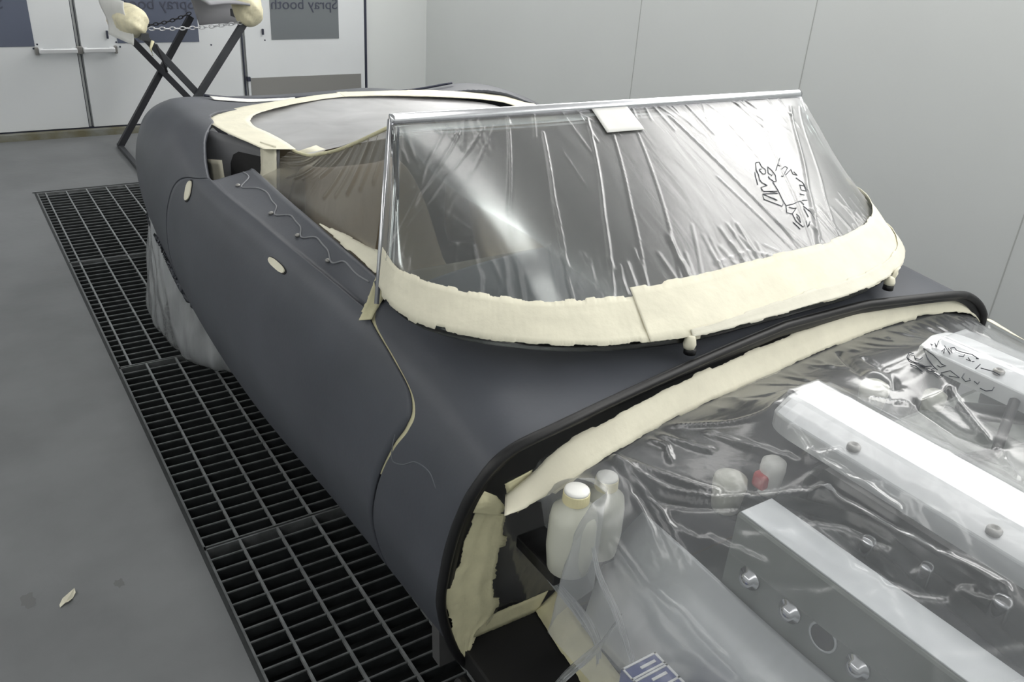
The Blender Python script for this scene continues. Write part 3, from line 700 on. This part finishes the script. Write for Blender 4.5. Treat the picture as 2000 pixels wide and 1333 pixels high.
def ws_pt(s_, h_, lift=.004):
    i = np.clip(s_*(ns_-1), 0, ns_-1.001); j = np.clip((h_-.10)/.90*(nh_-1), 0, nh_-1.001); i0, j0 = int(i), int(j); a, b = i-i0, j-j0
    P = WS_BASE[i0, j0]*(1-a)*(1-b)+WS_BASE[i0+1, j0]*a*(1-b)+WS_BASE[i0, j0+1]*(1-a)*b+WS_BASE[i0+1, j0+1]*a*b
    return Vector(P+NW[i0, j0]*lift)
# tape along the foot of the screen, doubled over on the right half
def foot_ribbon(name, s0, s1, h0, h1, mat, lift, jit, seed):
    q = np.linspace(s0, s1, 60); 
    def row(h, l):
        P = ws(q, np.full(60, 1.0)*h if np.isscalar(h) else h(q)); return W(P)+np.array([0, -l*.5, l])
    return wpart(ribbon(name, row(h0, lift), row(h1, lift+.002), mat, None, 240, 8, jit, .0015, seed=seed))
hu = lambda q: np.interp(q, [0, .06, .2, .5, .8, .94, 1], [.22, .19, .15, .19, .20, .23, .26])
foot_ribbon('foot_tape', .0, .335, 0.0, hu, 'tape', .007, .0018, 3)
foot_ribbon('foot_tape', .312, 1.0, 0.0, lambda q: hu(q)+.02, 'tape', .010, .0018, 5)
foot_ribbon('edge_tape', .36, .97, -.004, lambda q: .015+.035*np.clip((q-.36)/.2, 0, 1), 'tape2', .012, .0015, 8)
# tape holding the film at the header
G = np.array([[ws_pt(s_, h_, .006) for h_ in np.linspace(.86, .99, 8)] for s_ in np.linspace(.40, .475, 12)])
wpart(sheet('header_tape', G, 'tapew', None, .0012, 0))
WS_LOGO = [[(0.6438, 0.6332), (0.6524, 0.6332), (0.6481, 0.608), (0.6509, 0.593), (0.6438, 0.5729), (0.6366, 0.5729), (0.6366, 0.593), (0.6381, 0.598), (0.6438, 0.598)], [(0.6438, 0.6332), (0.6309, 0.598), (0.6266, 0.5729), (0.6195, 0.5477), (0.6195, 0.5327), (0.6252, 0.5176)], [(0.6609, 0.603), (0.6624, 0.5829), (0.6609, 0.5578), (0.6509, 0.5276), (0.6452, 0.5276), (0.6423, 0.5477), (0.6438, 0.5578)], [(0.6609, 0.603), (0.6495, 0.5729), (0.6524, 0.5578), (0.6567, 0.5628)], [(0.6252, 0.5176), (0.6094, 0.5126), (0.608, 0.5025), (0.608, 0.4925), (0.6352, 0.4824), (0.6195, 0.4874), (0.6323, 0.4724), (0.6023, 0.4824), (0.5966, 0.4573), (0.6195, 0.4121), (0.6252, 0.4221)], [(0.6023, 0.4824), (0.6195, 0.4422), (0.6152, 0.4573)], [(0.6237, 0.5879), (0.6152, 0.5578), (0.608, 0.5276)], [(0.6423, 0.5276), (0.6381, 0.4874), (0.6295, 0.4322), (0.628, 0.4121)], [(0.7067, 0.6332), (0.671, 0.5779)], [(0.671, 0.5779), (0.6867, 0.603), (0.6896, 0.593)], [(0.6853, 0.5779), (0.6996, 0.5879), (0.7024, 0.5779), (0.6738, 0.5427), (0.6724, 0.5477)], [(0.6838, 0.5477), (0.7067, 0.5678), (0.701, 0.5427), (0.7082, 0.5327), (0.7082, 0.5528)], [(0.6996, 0.5226), (0.7053, 0.4925), (0.6996, 0.4623), (0.701, 0.4422)], [(0.6924, 0.4874), (0.701, 0.4774), (0.6953, 0.4523), (0.6867, 0.4623), (0.6924, 0.4824)], [(0.6767, 0.4472), (0.6838, 0.4372)], [(0.6695, 0.4171), (0.6795, 0.4121)], [(0.628, 0.4121), (0.6423, 0.4121), (0.6638, 0.4171), (0.6652, 0.397)], [(0.6309, 0.402), (0.6381, 0.392), (0.6438, 0.392), (0.6266, 0.3719)], [(0.628, 0.4121), (0.618, 0.3819), (0.6266, 0.3719), (0.6223, 0.3367), (0.6266, 0.3065), (0.6309, 0.3116)], [(0.6338, 0.3668), (0.6352, 0.3518), (0.628, 0.3266), (0.6309, 0.3568)], [(0.6581, 0.3819), (0.6524, 0.3417)], [(0.6409, 0.3266), (0.6338, 0.3015), (0.6481, 0.3216), (0.6395, 0.3065)], [(0.6152, 0.3367), (0.618, 0.3015)], [(0.6609, 0.392), (0.6652, 0.3618), (0.6609, 0.3166)]]
#WS-LOGO
if WS_LOGO:
    mb = MB()
    for line in WS_LOGO: mb.tube([ws_pt(a, b, .003) for a, b in line], .0009, 5)
    wpart(mb.out('printed_logo', 'ink', None, True))

# ================================================================ MASKING FILM: COCKPIT
cf = empty('cockpit_film', (A, 2.4, .85)); tag(cf, 'milky plastic film tented over the open cockpit behind the windscreen', 'plastic film')
def cfp(o): adopt(cf, o); return o
ya = np.linspace(1.60, 3.30, 120); hw = herm([1.60, 2.1, 2.55, 2.80, 2.95, 3.08, 3.2, 3.28, 3.30], [.585, .535, .470, .510, .510, .435, .29, .10, .02], ya)
ze = herm([1.6, 2.1, 2.55, 2.9, 3.3], [1.138, .965, .846, .852, .845], ya)
v = np.linspace(-1, 1, 120)
X = hw[:, None]*v[None]; Zc = herm([1.6, 2.2, 2.8, 3.3], [1.15, .985, .868, .847], ya)
q = (1-v[None]**2); Z = ze[:, None]*(1-q)+Zc[:, None]*q - .02*np.sin(np.pi*(ya-1.6)/1.7)[:, None]*q
Z += .004*np.sin(9*X+5*ya[:, None])*q
G = np.stack([A+X, np.broadcast_to(ya[:, None], X.shape), Z], -1)
cfp(sheet('top_sheet', G, 'f_cab'))
# side sheet hanging from the edge to the door top
n1, n2 = 140, 70; yy = np.linspace(1.605, 2.56, n1); top = np.stack([A-np.interp(yy, ya, hw)*1.0, yy, np.interp(yy, ya, ze)], 1)
top[:, 2] -= .012*np.sin(np.pi*np.clip((yy-1.6)/.95, 0, 1))
bot = np.stack([A-np.interp(yy, [1.5, 2.0, 2.6], [.640, .615, .575]), yy, np.interp(yy, [1.5, 2.6], [.82, .76])], 1)
a = np.linspace(0, 1, n2)[None, :, None]; G = top[:, None]*(1-a)+bot[:, None]*a
D = np.zeros((n1, n2)); Yg = np.broadcast_to(yy[:, None], D.shape); Ag = np.broadcast_to(np.linspace(0, 1, n2)[None], D.shape)
for k in range(16):                               # pleats fanning from the front top corner and from the edge
    y0 = 1.62+.055*k; D += ridge((Yg-1.5), Ag, [(y0-1.5, 0), (y0-1.5+.05+.025*k, .35+.06*(k % 5))], .0055*(.6+.4*(k % 3)), .007, 1, .35)
G = G+np.array([-1, 0, .3])*D[..., None]
cfp(sheet('side_sheet', G, 'f_side'))
cfp(MB().tube([Vector(p)+Vector((-.003, 0, .003)) for p in top[::4]], .0045, 8).out('edge_tape', 'tapey', None, True))
G2 = np.stack([top[90:132], top[90:132]+np.array([.05, .0, .012])*np.interp(yy[90:132], [2.2, 2.35, 2.5], [.0, 1, 1.2])[:, None]], 1); cfp(sheet('edge_tape', G2+np.array([0, 0, .004]), 'tape', None, .001, 0))
# tape round the rear rim, both corners
def rim(side, off=0):
    ys = np.array([2.55, 2.66, 2.78, 2.90, 2.97, 3.03, 3.08, 3.14, 3.19, 3.25, 3.285, 3.312]); us = np.array([.560, .590, .618, .628, .605, .560, .505, .420, .315, .180, .085, .0])
    if side > 0: ys, us = np.array(RIMR[0][1:])+.006, np.array(RIMR[1][1:]); us[:3] = (.58, .625, .64)
    if side > 0: return np.stack([A+us, ys, np.interp(ys, [2.55, 2.9, 3.0, 3.1, 3.33], [.862, .872, .868, .862, .853])], 1)
    return np.stack([A+side*us, ys, np.interp(ys, [2.55, 2.9, 3.0, 3.1, 3.33], [.858, .872, .868, .862, .853])], 1)
def rimi(side):
    ys = np.array([2.53, 2.60, 2.72, 2.82, 2.90, 2.98, 3.05, 3.11, 3.17, 3.215, 3.24, 3.25]); us = np.array([.465, .468, .482, .500, .490, .445, .375, .29, .20, .115, .05, 0])+(.05 if side > 0 else 0)*np.array([0,0,1,1,1,1,1,1,1,1,.5,0])
    return np.stack([A+side*us, ys, np.interp(ys, [2.53, 2.9, 3.0, 3.1, 3.25], [.854, .866, .864, .860, .851])], 1)
for sd in (-1, 1): cfp(ribbon('rim_tape', rim(sd), rimi(sd), 'tape', None, 150, 8, .0015, seed=20+sd))

# ================================================================ MASKING FILM: ENGINE BAY
ef = empty('engine_bay_film', (A, .5, .75)); tag(ef, 'clear crumpled plastic film draped over the engine bay, printed logo on it', 'plastic film')
def efp(o): adopt(ef, o); return o
def tape_line(du, dz, dy): return None
TU = np.array([(-.695, .945, .674), (-.652, .945, .697), (-.593, .945, .738), (-.505, .948, .757), (-.31, .966, .780), (-.02, .992, .790), (.34, 1.010, .792), (.62, .998, .784), (.73, .975, .758), (.775, .97, .70)])
TL = np.array([(-.722, .905, .670), (-.677, .905, .672), (-.631, .905, .680), (-.555, .905, .708), (-.363, .925, .733), (-.09, .950, .742), (.32, .982, .745), (.60, .978, .738), (.72, .955, .715), (.775, .95, .66)])
efp(ribbon('bulkhead_tape', W(TU), W(TL), 'tapey', None, 240, 8, .002, seed=31))
bpy.data.objects['bulkhead_tape'].data.materials[0] = M['tape']
# vertical tape on the left inner panel, crumpled
LO = np.array([(-.725, .985, .628), (-.750, .985, .570), (-.764, .985, .515), (-.777, .985, .505), (-.779, .985, .453), (-.770, .985, .39), (-.758, .985, .330), (-.738, .985, .280)])
LI = np.array([(-.668, .98, .600), (-.672, .98, .54), (-.679, .98, .480), (-.679, .98, .43), (-.678, .98, .374), (-.690, .98, .36), (-.707, .98, .345), (-.730, .98, .290)])
efp(ribbon('side_tape', W(LO), W(LI), 'tapey', None, 110, 12, .004, seed=12))
efp(ribbon('side_tape', W([(-.727, .972, .680), (-.736, .966, .660), (-.745, .970, .640)]), W([(-.700, .966, .662), (-.690, .962, .645), (-.684, .968, .612)]), 'tapey', None, 20, 8, .003, seed=15))
efp(ribbon('side_tape', W([(-.690, .955, .690), (-.665, .95, .62)]), W([(-.64, .95, .705), (-.632, .945, .655)]), 'tapey', None, 20, 8, .003, seed=16))
efp(ribbon('plate_tape', W([(-.735, 1.0, .302), (-.556, 1.0, .302)]), W([(-.735, 1.005, .338), (-.53, 1.005, .338)]), 'tapey', None, 40, 5, .001, seed=17))
efp(ribbon('plate_tape', W([(-.562, 1.0, .303), (-.590, .80, .303), (-.61, .55, .303)]), W([(-.500, 1.01, .325), (-.530, .80, .325), (-.55, .55, .325)]), 'tapey', None, 60, 5, .001, seed=18))
# small sheet on the inner panel between the tapes
yy = np.linspace(0, 1, 30); G = np.array([[(A+(-.69+.17*b+.02*a), .99+.02*math.sin(5*a+3*b), .34+.34*a) for a in yy] for b in yy]); 
D = .006*np.sin(G[..., 0]*60+G[..., 2]*25)+rng.normal(0, .0012, (30, 30)); G[..., 1] += D
efp(sheet('panel_sheet', G, 'f_dark'))
# big sheet: a membrane resting on what lies beneath it
# MEM-BEGIN
x_ = np.arange(-.700, .795, .0055); y_ = np.arange(-.42, .990, .0055); nx, ny = len(x_), len(y_)
Xg, Yg = np.meshgrid(x_, y_, indexing='ij')
yt = np.interp(x_, TL[:, 0], TL[:, 1]); zt = np.interp(x_, TL[:, 0], TL[:, 2])
ob = np.full((nx, ny), .50)
def blk(x0, x1, y0, y1, z): ob[(Xg > x0) & (Xg < x1) & (Yg > y0) & (Yg < y1)] = np.maximum(ob[(Xg > x0) & (Xg < x1) & (Yg > y0) & (Yg < y1)], z)
def dome(x, y, r, z): d = np.hypot(Xg-x, Yg-y); k = d < r; ob[k] = np.maximum(ob[k], z-(d[k]/r)**2*r*.5)
for xc, tilt in ((-.182, 0), (.285, 0)): blk(xc-.078, xc-.04, -.6, .79, .823); blk(xc-.04, xc+.04, -.6, .79, .838); blk(xc+.04, xc+.078, -.6, .79, .823)
blk(-.425, -.345, -.6, .685, .727); dome(-.612, .860, .044, .722); dome(-.530, .880, .040, .708)
dome(-.29, .735, .02, .775); dome(.075, .80, .03, .79); dome(.155, .72, .024, .79); dome(.40, .62, .02, .76); dome(-.22, .50, .02, .735); blk(.42, .9, -.6, .9, .62)
dome(-.05, .42, .02, .79); dome(.08, .30, .02, .78); dome(-.255, .33, .02, .745)
free = Yg < yt[:, None]
zl = np.interp(y_, [-.42, .3, .6, .75, .82, .90, .95], [.40, .38, .36, .38, .46, .62, .68])
Z = np.maximum(ob, .70)
jy = np.array([np.searchsorted(y_, v_)-1 for v_ in yt])
fix = ~free
for it in range(1400):
    Zn = Z.copy()
    Zn[1:-1, 1:-1] = .25*(Z[2:, 1:-1]+Z[:-2, 1:-1]+Z[1:-1, 2:]+Z[1:-1, :-2])-.0000045
    Zn[:, 0] = Zn[:, 1]; Zn[-1] = np.interp(y_, [-.4, .75, .95], [.60, .655, .68]); Zn[0] = zl
    Z = np.maximum(Zn, ob+.003); Z[fix] = np.broadcast_to(zt[:, None], Z.shape)[fix]
# MEM-END
EN_CREASES = [([(-0.5033, 0.911), (-0.457, 0.8166), (-0.4239, 0.7316)], 0.006, 0.006), ([(-0.5063, 0.9073), (-0.509, 0.767), (-0.5344, 0.6745)], 0.006, 0.005), ([(-0.5042, 0.8955), (-0.5343, 0.7748), (-0.5574, 0.705)], 0.004, 0.005), ([(-0.5037, 0.9033), (-0.4787, 0.7912), (-0.4351, 0.7191), (-0.3865, 0.661), (-0.3297, 0.5962)], 0.009, 0.007), ([(-0.519, 0.8213), (-0.476, 0.7562), (-0.4196, 0.691)], -0.005, 0.006), ([(-0.5132, 0.8563), (-0.5215, 0.7647), (-0.5393, 0.6921)], -0.004, 0.005), ([(-0.3362, 0.849), (-0.3277, 0.765), (-0.3142, 0.6708)], 0.004, 0.0035), ([(-0.3941, 0.9024), (-0.3648, 0.8067)], 0.004, 0.005), ([(-0.4183, 0.902), (-0.4067, 0.8746), (-0.4261, 0.8392)], 0.005, 0.005), ([(-0.3663, 0.9202), (-0.3187, 0.8668), (-0.2579, 0.7733)], 0.005, 0.005), ([(0.1528, 0.9418), (0.0523, 0.8129), (0.0699, 0.7567)], -0.006, 0.007), ([(0.1536, 0.8823), (0.0743, 0.7542)], -0.005, 0.005), ([(-0.3005, 0.6641), (-0.2711, 0.6333)], 0.006, 0.005), ([(-0.3005, 0.6641), (-0.2947, 0.5726), (-0.2994, 0.5051)], 0.008, 0.007), ([(-0.2784, 0.7233), (-0.2944, 0.6803), (-0.3005, 0.6641)], 0.006, 0.006), ([(-0.3341, 0.6112), (-0.3256, 0.4996), (-0.3095, 0.3342)], 0.008, 0.008), ([(-0.316, 0.6088), (-0.315, 0.4836), (-0.3029, 0.42)], -0.006, 0.007), ([(0.1349, 0.6936), (0.1085, 0.6429), (0.0671, 0.5664)], 0.006, 0.005), ([(0.0646, 0.5462), (-0.0439, 0.458)], 0.007, 0.005), ([(0.0646, 0.5462), (0.0403, 0.6082), (0.0542, 0.7005)], -0.009, 0.012), ([(-0.022, 0.7478), (0.0542, 0.7005), (0.1407, 0.6872)], 0.006, 0.005), ([(-0.3741, 0.5923), (-0.3477, 0.542), (-0.3413, 0.4816)], -0.005, 0.005), ([(-0.3878, 0.5982), (-0.3914, 0.5103)], 0.004, 0.004), ([(-0.3806, 0.4942), (-0.3694, 0.412), (-0.3477, 0.3768)], -0.006, 0.007), ([(-0.3477, 0.3768), (-0.3304, 0.3609), (-0.3095, 0.3342)], 0.005, 0.005), ([(-0.348, 0.3685), (-0.3257, 0.3221)], 0.006, 0.005), ([(-0.5941, 0.7751), (-0.582, 0.6261), (-0.5868, 0.5051)], 0.006, 0.004), ([(-0.5431, 0.6751), (-0.5157, 0.6288)], 0.003, 0.003), ([(-0.4885, 0.6825), (-0.4654, 0.5897)], 0.004, 0.004), ([(-0.5138, 0.7357), (-0.4851, 0.6414)], 0.004, 0.004), ([(-0.4114, 0.4165), (-0.4222, 0.3762)], 0.003, 0.004), ([(-0.2985, 0.606), (-0.271, 0.5578)], -0.004, 0.006)]
#EN-DATA
D = np.zeros_like(Z)
for pts, amp, wdt in EN_CREASES: D += ridge(Xg, Yg, pts, amp*1.3, wdt, 1, 1)
for k in range(55):                              # random short folds, mostly fanning away from the tape
    x0 = rng.uniform(-.66, .85); y0 = np.interp(x0, TL[:, 0], TL[:, 1]); ln = rng.uniform(.03, .12); an = rng.normal(0, .5)
    D += ridge(Xg, Yg, [(x0, y0), (x0+ln*math.sin(an), y0-ln*math.cos(an))], rng.uniform(.0008, .0035), rng.uniform(.005, .010), 1, 1)
for k in range(130):
    x0 = rng.uniform(-.66, .8); y0 = rng.uniform(.0, .85); ln = rng.uniform(.05, .2); an = rng.choice([.6, -.9, 1.3])+rng.normal(0, .3)
    D += ridge(Xg, Yg, [(x0, y0), (x0+ln*math.sin(an)*.5, y0-ln*math.cos(an)*.5+.01), (x0+ln*math.sin(an+.2), y0-ln*math.cos(an+.2))], rng.choice([-1, 1])*rng.uniform(.0008, .0035), rng.uniform(.004, .008), 1, 1)
tight = np.exp(-((Z-ob)/.012)**2); tight[ob < .7] = 0
D *= np.clip((yt[:, None]-Yg)/.035, 0, 1)**.7
Z = Z+D*(1-.8*np.clip(tight, 0, 1))
Z = np.maximum(Z, ob+.002)
# pull the sheet's back row onto the tape edge so it does not run under it
Yw = np.minimum(Yg, yt[:, None]+.012)
Xw = np.maximum(Xg, np.interp(Yg, [.79, .815, .83, .86, .90, .94], [-.70, -.66, -.568, -.578, -.640, -.70]))
EG = np.stack([A+Xw, Yw, Z], -1)
efp(sheet('film_sheet', EG, 'f_eng'))
def en_pt(x, y, lift=.002):
    i = int(np.clip((x-x_[0])/.0055, 0, nx-2)); j = int(np.clip((y-y_[0])/.0055, 0, ny-2)); a = (x-x_[i])/.0055; b = (y-y_[j])/.0055
    z = Z[i, j]*(1-a)*(1-b)+Z[i+1, j]*a*(1-b)+Z[i, j+1]*(1-a)*b+Z[i+1, j+1]*a*b
    return Vector((A+x, y, z+lift))
EN_LOGO = [[(0.1812, 0.781), (0.1747, 0.7814), (0.1769, 0.7932), (0.1847, 0.7992)], [(0.1939, 0.8073), (0.196, 0.8181), (0.1775, 0.8097), (0.1674, 0.7934), (0.1615, 0.7735), (0.1618, 0.7604), (0.1694, 0.752)], [(0.155, 0.7875), (0.1527, 0.7726), (0.1472, 0.7558)], [(0.1636, 0.7767), (0.1587, 0.7685), (0.1604, 0.7595)], [(0.1578, 0.7563), (0.1524, 0.745), (0.1582, 0.7372), (0.159, 0.7469), (0.1681, 0.7449)], [(0.154, 0.7356), (0.1514, 0.7237), (0.1606, 0.7218), (0.1635, 0.7283), (0.1743, 0.7174), (0.1688, 0.6945), (0.1625, 0.7114)], [(0.2148, 0.8023), (0.185, 0.775), (0.1709, 0.7502), (0.1657, 0.7374)], [(0.2161, 0.8016), (0.1818, 0.7716), (0.1702, 0.7489)], [(0.2148, 0.8023), (0.1962, 0.7799), (0.1938, 0.7687), (0.1866, 0.7508), (0.1803, 0.7401), (0.1803, 0.7312), (0.1733, 0.7376), (0.1753, 0.745)], [(0.1818, 0.6944), (0.1715, 0.6913), (0.167, 0.6807), (0.1735, 0.6756), (0.1776, 0.6803)], [(0.1759, 0.6695), (0.1736, 0.6608), (0.1796, 0.6619)], [(0.168, 0.652), (0.1679, 0.6409), (0.1748, 0.6332), (0.183, 0.6352)], [(0.3339, 0.8613), (0.2554, 0.8131), (0.2399, 0.8067), (0.2136, 0.785)], [(0.2452, 0.8011), (0.212, 0.7762), (0.235, 0.7866)], [(0.2064, 0.7604), (0.2162, 0.7616), (0.2046, 0.7548)], [(0.2238, 0.7671), (0.2071, 0.7435), (0.2217, 0.7582), (0.2122, 0.7425), (0.2245, 0.7548), (0.23, 0.7501), (0.2239, 0.742), (0.2251, 0.7303)], [(0.2251, 0.7303), (0.2298, 0.7136), (0.2259, 0.6978), (0.224, 0.7018)], [(0.2123, 0.7294), (0.2152, 0.7215), (0.2219, 0.7234)], [(0.2122, 0.7134), (0.2129, 0.7042), (0.2184, 0.7138)], [(0.2124, 0.7019), (0.2158, 0.699)], [(0.2011, 0.6857), (0.2154, 0.6867)], [(0.2075, 0.6801), (0.2126, 0.6588), (0.2114, 0.6445)]]
#EN-LOGO
if EN_LOGO:
    mb = MB()
    for line in EN_LOGO: mb.tube([en_pt(a, b, .0025) for a, b in line], .0010, 5)
    efp(mb.out('printed_logo', 'ink', None, True))
efp(ribbon('edge_tape', W([(.765, .965, .700), (.785, .85, .678), (.79, .70, .662), (.79, .40, .640)]), W([(.80, .955, .690), (.81, .85, .668), (.812, .70, .652), (.812, .40, .632)]), 'tape', None, 60, 4, .002, seed=44))
# gathered band of film hanging at the left, and the bunched lower edge
def band(pts, wds, amp, name='gathered_fold'):
    P = np.array(pts, float); n = 60; l = np.linspace(0, 1, len(P)); Q = herm(l, P, np.linspace(0, 1, n)); wq = herm(l, np.array(wds, float), np.linspace(0, 1, n))
    v = np.linspace(-1, 1, 16); G = np.zeros((n, 16, 3))
    for i in range(n):
        for j in range(16): G[i, j] = Q[i]+np.array([.8, .5, 0])*wq[i]*v[j]*.5+np.array([-.4, -.6, .4])*amp*(math.sin(v[j]*7+i*.15)*.5+.5)*wq[i]/.02
    return efp(sheet(name, W(G), 'f_band'))
band([(-.590, .840, .64), (-.594, .803, .575), (-.582, .758, .515), (-.580, .722, .47), (-.583, .685, .43)], [.012, .020, .024, .022, .028], .006)
band([(-.540, .790, .46), (-.585, .795, .40), (-.645, .806, .35), (-.69, .80, .32)], [.022, .04, .05, .05], .012)
band([(-.62, .90, .50), (-.575, .86, .43), (-.56, .82, .39), (-.575, .79, .37)], [.02, .03, .03, .03], .008)

# ================================================================ MASKING FILM: REAR WHEEL
wl = empty('wheel_film', (A-.62, 3.15, 0)); tag(wl, 'clear plastic film wrapped round the rear wheel, reaching down to the grating', 'plastic film')
na, nz = 160, 50; G = np.zeros((na, nz, 3)); th = np.linspace(0, 2*np.pi, na); zz = np.linspace(0, 1, nz)
for i in range(na):
    for j in range(nz):
        z = .003+.50*zz[j]; fl_ = 1-zz[j]
        fold = 1+.022*math.sin(th[i]*7+5*zz[j])+.012*math.sin(th[i]*19-9*zz[j])+.010*math.sin(th[i]*31+14*zz[j])
        rnd = math.sqrt(max(0, 1-max(0, (.16-zz[j])/.16)**2))*.18+.82; rx = (.205+.055*fl_)*rnd; ry = (.42+.10*fl_)*rnd
        G[i, j] = (A-.585+rx*fold*math.cos(th[i]), 3.15+ry*fold*math.sin(th[i]), z+.002*(1+math.sin(th[i]*13)))
G[-1] = G[0]
adopt(wl, sheet('film_sheet', G, 'f_whl'))

# ================================================================ TRESTLE
tr = empty('trestle', (1.30, 5.66, 0)); tag(tr, 'grey steel folding trestle with tape-wrapped ends behind the car', 'trestle')
def tp(o): adopt(tr, o); return o
Y1, Y2 = 5.30, 6.02
tp(MB().bar((.955, Y1, .012), (1.615, Y1, .89), .038, .040, (0, 1, 0)).out('leg', 'stand', None, bev=.003))
tp(MB().bar((1.665, Y1+.035, .012), (1.035, Y1+.035, .80), .038, .040, (0, 1, 0)).out('leg', 'stand', None, bev=.003))
tp(MB().bar((.935, Y2, .012), (1.475, Y2, .82), .038, .040, (0, 1, 0)).out('leg', 'standd', None, bev=.003))
tp(MB().bar((1.64, Y2-.035, .012), (1.045, Y2-.035, .74), .038, .040, (0, 1, 0)).out('leg', 'standd', None, bev=.003))
tp(MB().box((.925, Y1-.05, 0), (.955, Y2+.05, .025)).out('foot_bar', 'stand', None, bev=.003)); tp(MB().box((1.65, Y1-.05, 0), (1.68, Y2+.05, .025)).out('foot_bar', 'stand', None, bev=.003))
tp(MB().bar((1.035, Y1-.02, .80), (1.04, Y2+.05, .765), .04, .04).out('top_bar', 'stand', None)); tp(MB().bar((1.620, Y1-.02, .90), (1.600, Y1+.20, .905), .04, .04).out('top_bar', 'stand', None))
def pad(c, r, sq, rot, seed):
    n = 40; r_ = np.random.default_rng(seed); v = []; mb = MB(); prof = []
    for i in range(22):
        a = math.pi*(i/21-.5); prof.append((max(.002, math.cos(a)**.75), math.sin(a)))
    T = Matrix.Translation(c) @ rot
    for rad, z in prof:
        for k in range(n):
            a = 2*math.pi*k/n; q = 1+.06*math.sin(a*3+z*4+seed)+.025*math.sin(a*9+z*11)
            v.append(T @ Vector((rad*r[0]*q*math.cos(a), rad*r[1]*q*math.sin(a), z*r[2])))
    f = [(i*n+k, i*n+(k+1) % n, (i+1)*n+(k+1) % n, (i+1)*n+k) for i in range(21) for k in range(n)]
    mb.add(v, f); return tp(mb.out('padding', 'padtape', None, True))
pad((1.012, 5.62, .850), (.092, .36, .092), 1, Matrix.Rotation(math.radians(-3), 4, 'X'), 2)
pad((1.635, 5.33, .945), (.080, .14, .10), 1, Matrix.Rotation(math.radians(4), 4, 'Y'), 5)
sh = np.array([[(.895+.075*b+.012*math.sin(6*a), 5.60-.30*b+.1*a, .775+.22*a-.02*b) for a in np.linspace(0, 1, 14)] for b in np.linspace(0, 1, 14)])
tp(sheet('padding_paper', sh, 'tapew', None, .002))
tp(MB().tube([(1.075, 5.30, .775), (1.055, 5.28, .74), (1.06, 5.27, .70)], [.010, .006, .003], 8).out('tape_tail', 'tapey', None, True))
def chain(p, q, sag, n, mat, r=.0032, L_=None):
    p = Vector(p); q = Vector(q); mb = MB(); 
    for i in range(n):
        t0, t1 = i/n-.12/n, (i+1)/n+.12/n; 
        a = p.lerp(q, t0)-Vector((0, 0, sag*4*t0*(1-t0))); b = p.lerp(q, t1)-Vector((0, 0, sag*4*t1*(1-t1))); d = (b-a); l = d.length; d.normalize()
        side = d.cross(Vector((0, 0, 1))).normalized(); up = side.cross(d); e = side if i % 2 else up; hw = .009; ring = []
        for k in range(13):
            an = 2*math.pi*k/12; ring.append((a+b)/2+d*(l/2*math.cos(an))+e*(hw*math.sin(an)))
        mb.tube(ring, r, 6, False)
    return tp(mb.out('chain', mat, None, True))
chain((1.06, 5.28, .845), (1.585, 5.28, .875), .012, 19, 'chain')
chain((1.075, 5.98, .775), (1.465, 5.98, .845), .028, 15, 'chaind')
tp(MB().tube([(1.09, 5.29, .76), (1.10, 5.275, .72), (1.115, 5.27, .66), (1.125, 5.27, .61)], [.006, .010, .005, .008], 8).out('hook', 'chaind', None, True))
# panel lying across the trestle, its underside just in view
prof = [(1.80, 5.93, .775), (1.80, 5.94, .86), (1.80, 5.93, .94), (1.78, 5.89, .975), (1.70, 5.7, .985), (1.66, 5.4, .985), (1.62, 5.2, .985)]
G = np.array([[(1.50-.02*i+(px-1.50+.02*i)*b, py, pz+.01*math.sin(b*3.1)) for b in np.linspace(0, 1, 16)] for i, (px, py, pz) in enumerate(prof)])
pnl = sheet('body_panel', G, 'panelg', None, .012); tag(pnl, 'grey body panel laid across the padded trestle at the top edge of the picture', 'car panel')

# ================================================================ SCRAPS ON THE FLOOR
def scrap(name, x, y, poly, mat, label, cat, rot=0, h=.004):
    c, s_ = math.cos(rot), math.sin(rot); mb = MB(); n = len(poly)
    mb.add([(x+px*c-py*s_, y+px*s_+py*c, .001+h*(i % 3)) for i, (px, py) in enumerate(poly)], [tuple(range(n))])
    return tag(mb.out(name, mat, None, False, solid=.001, off=1), label, cat)
scrap('tape_scrap', .02, 1.83, [(-.026, -.012), (-.012, -.010), (-.006, -.016), (.010, -.004), (.022, .004), (.026, .016), (.014, .020), (.004, .012), (-.010, .004), (-.022, -.002)], 'tape', 'torn scrap of cream masking tape lying on the grey floor', 'tape', .35)
scrap('paper_scrap', 1.10, 5.80, [(-.05, -.012), (0, -.02), (.05, -.006), (.055, .008), (0, .016), (-.04, .008)], 'tapew', 'white paper scrap on the floor beside the foot of the trestle', 'paper', .2)
for x, y, r in ((-.06, 1.87, .032), (.135, 1.83, .02), (.03, 1.42, .03)):
    r_ = np.random.default_rng(int(abs(x)*1000)); mb = MB(); n = 18
    ang = np.linspace(0, 2*np.pi, n, endpoint=False); rr_ = r*(.55+.45*r_.random(n))
    mb.add([(x+a*math.cos(t_)*.7, y+a*math.sin(t_), .0006) for a, t_ in zip(rr_, ang)], [tuple(range(n))])
    mb.out('floor_stain', 'stain', fl)
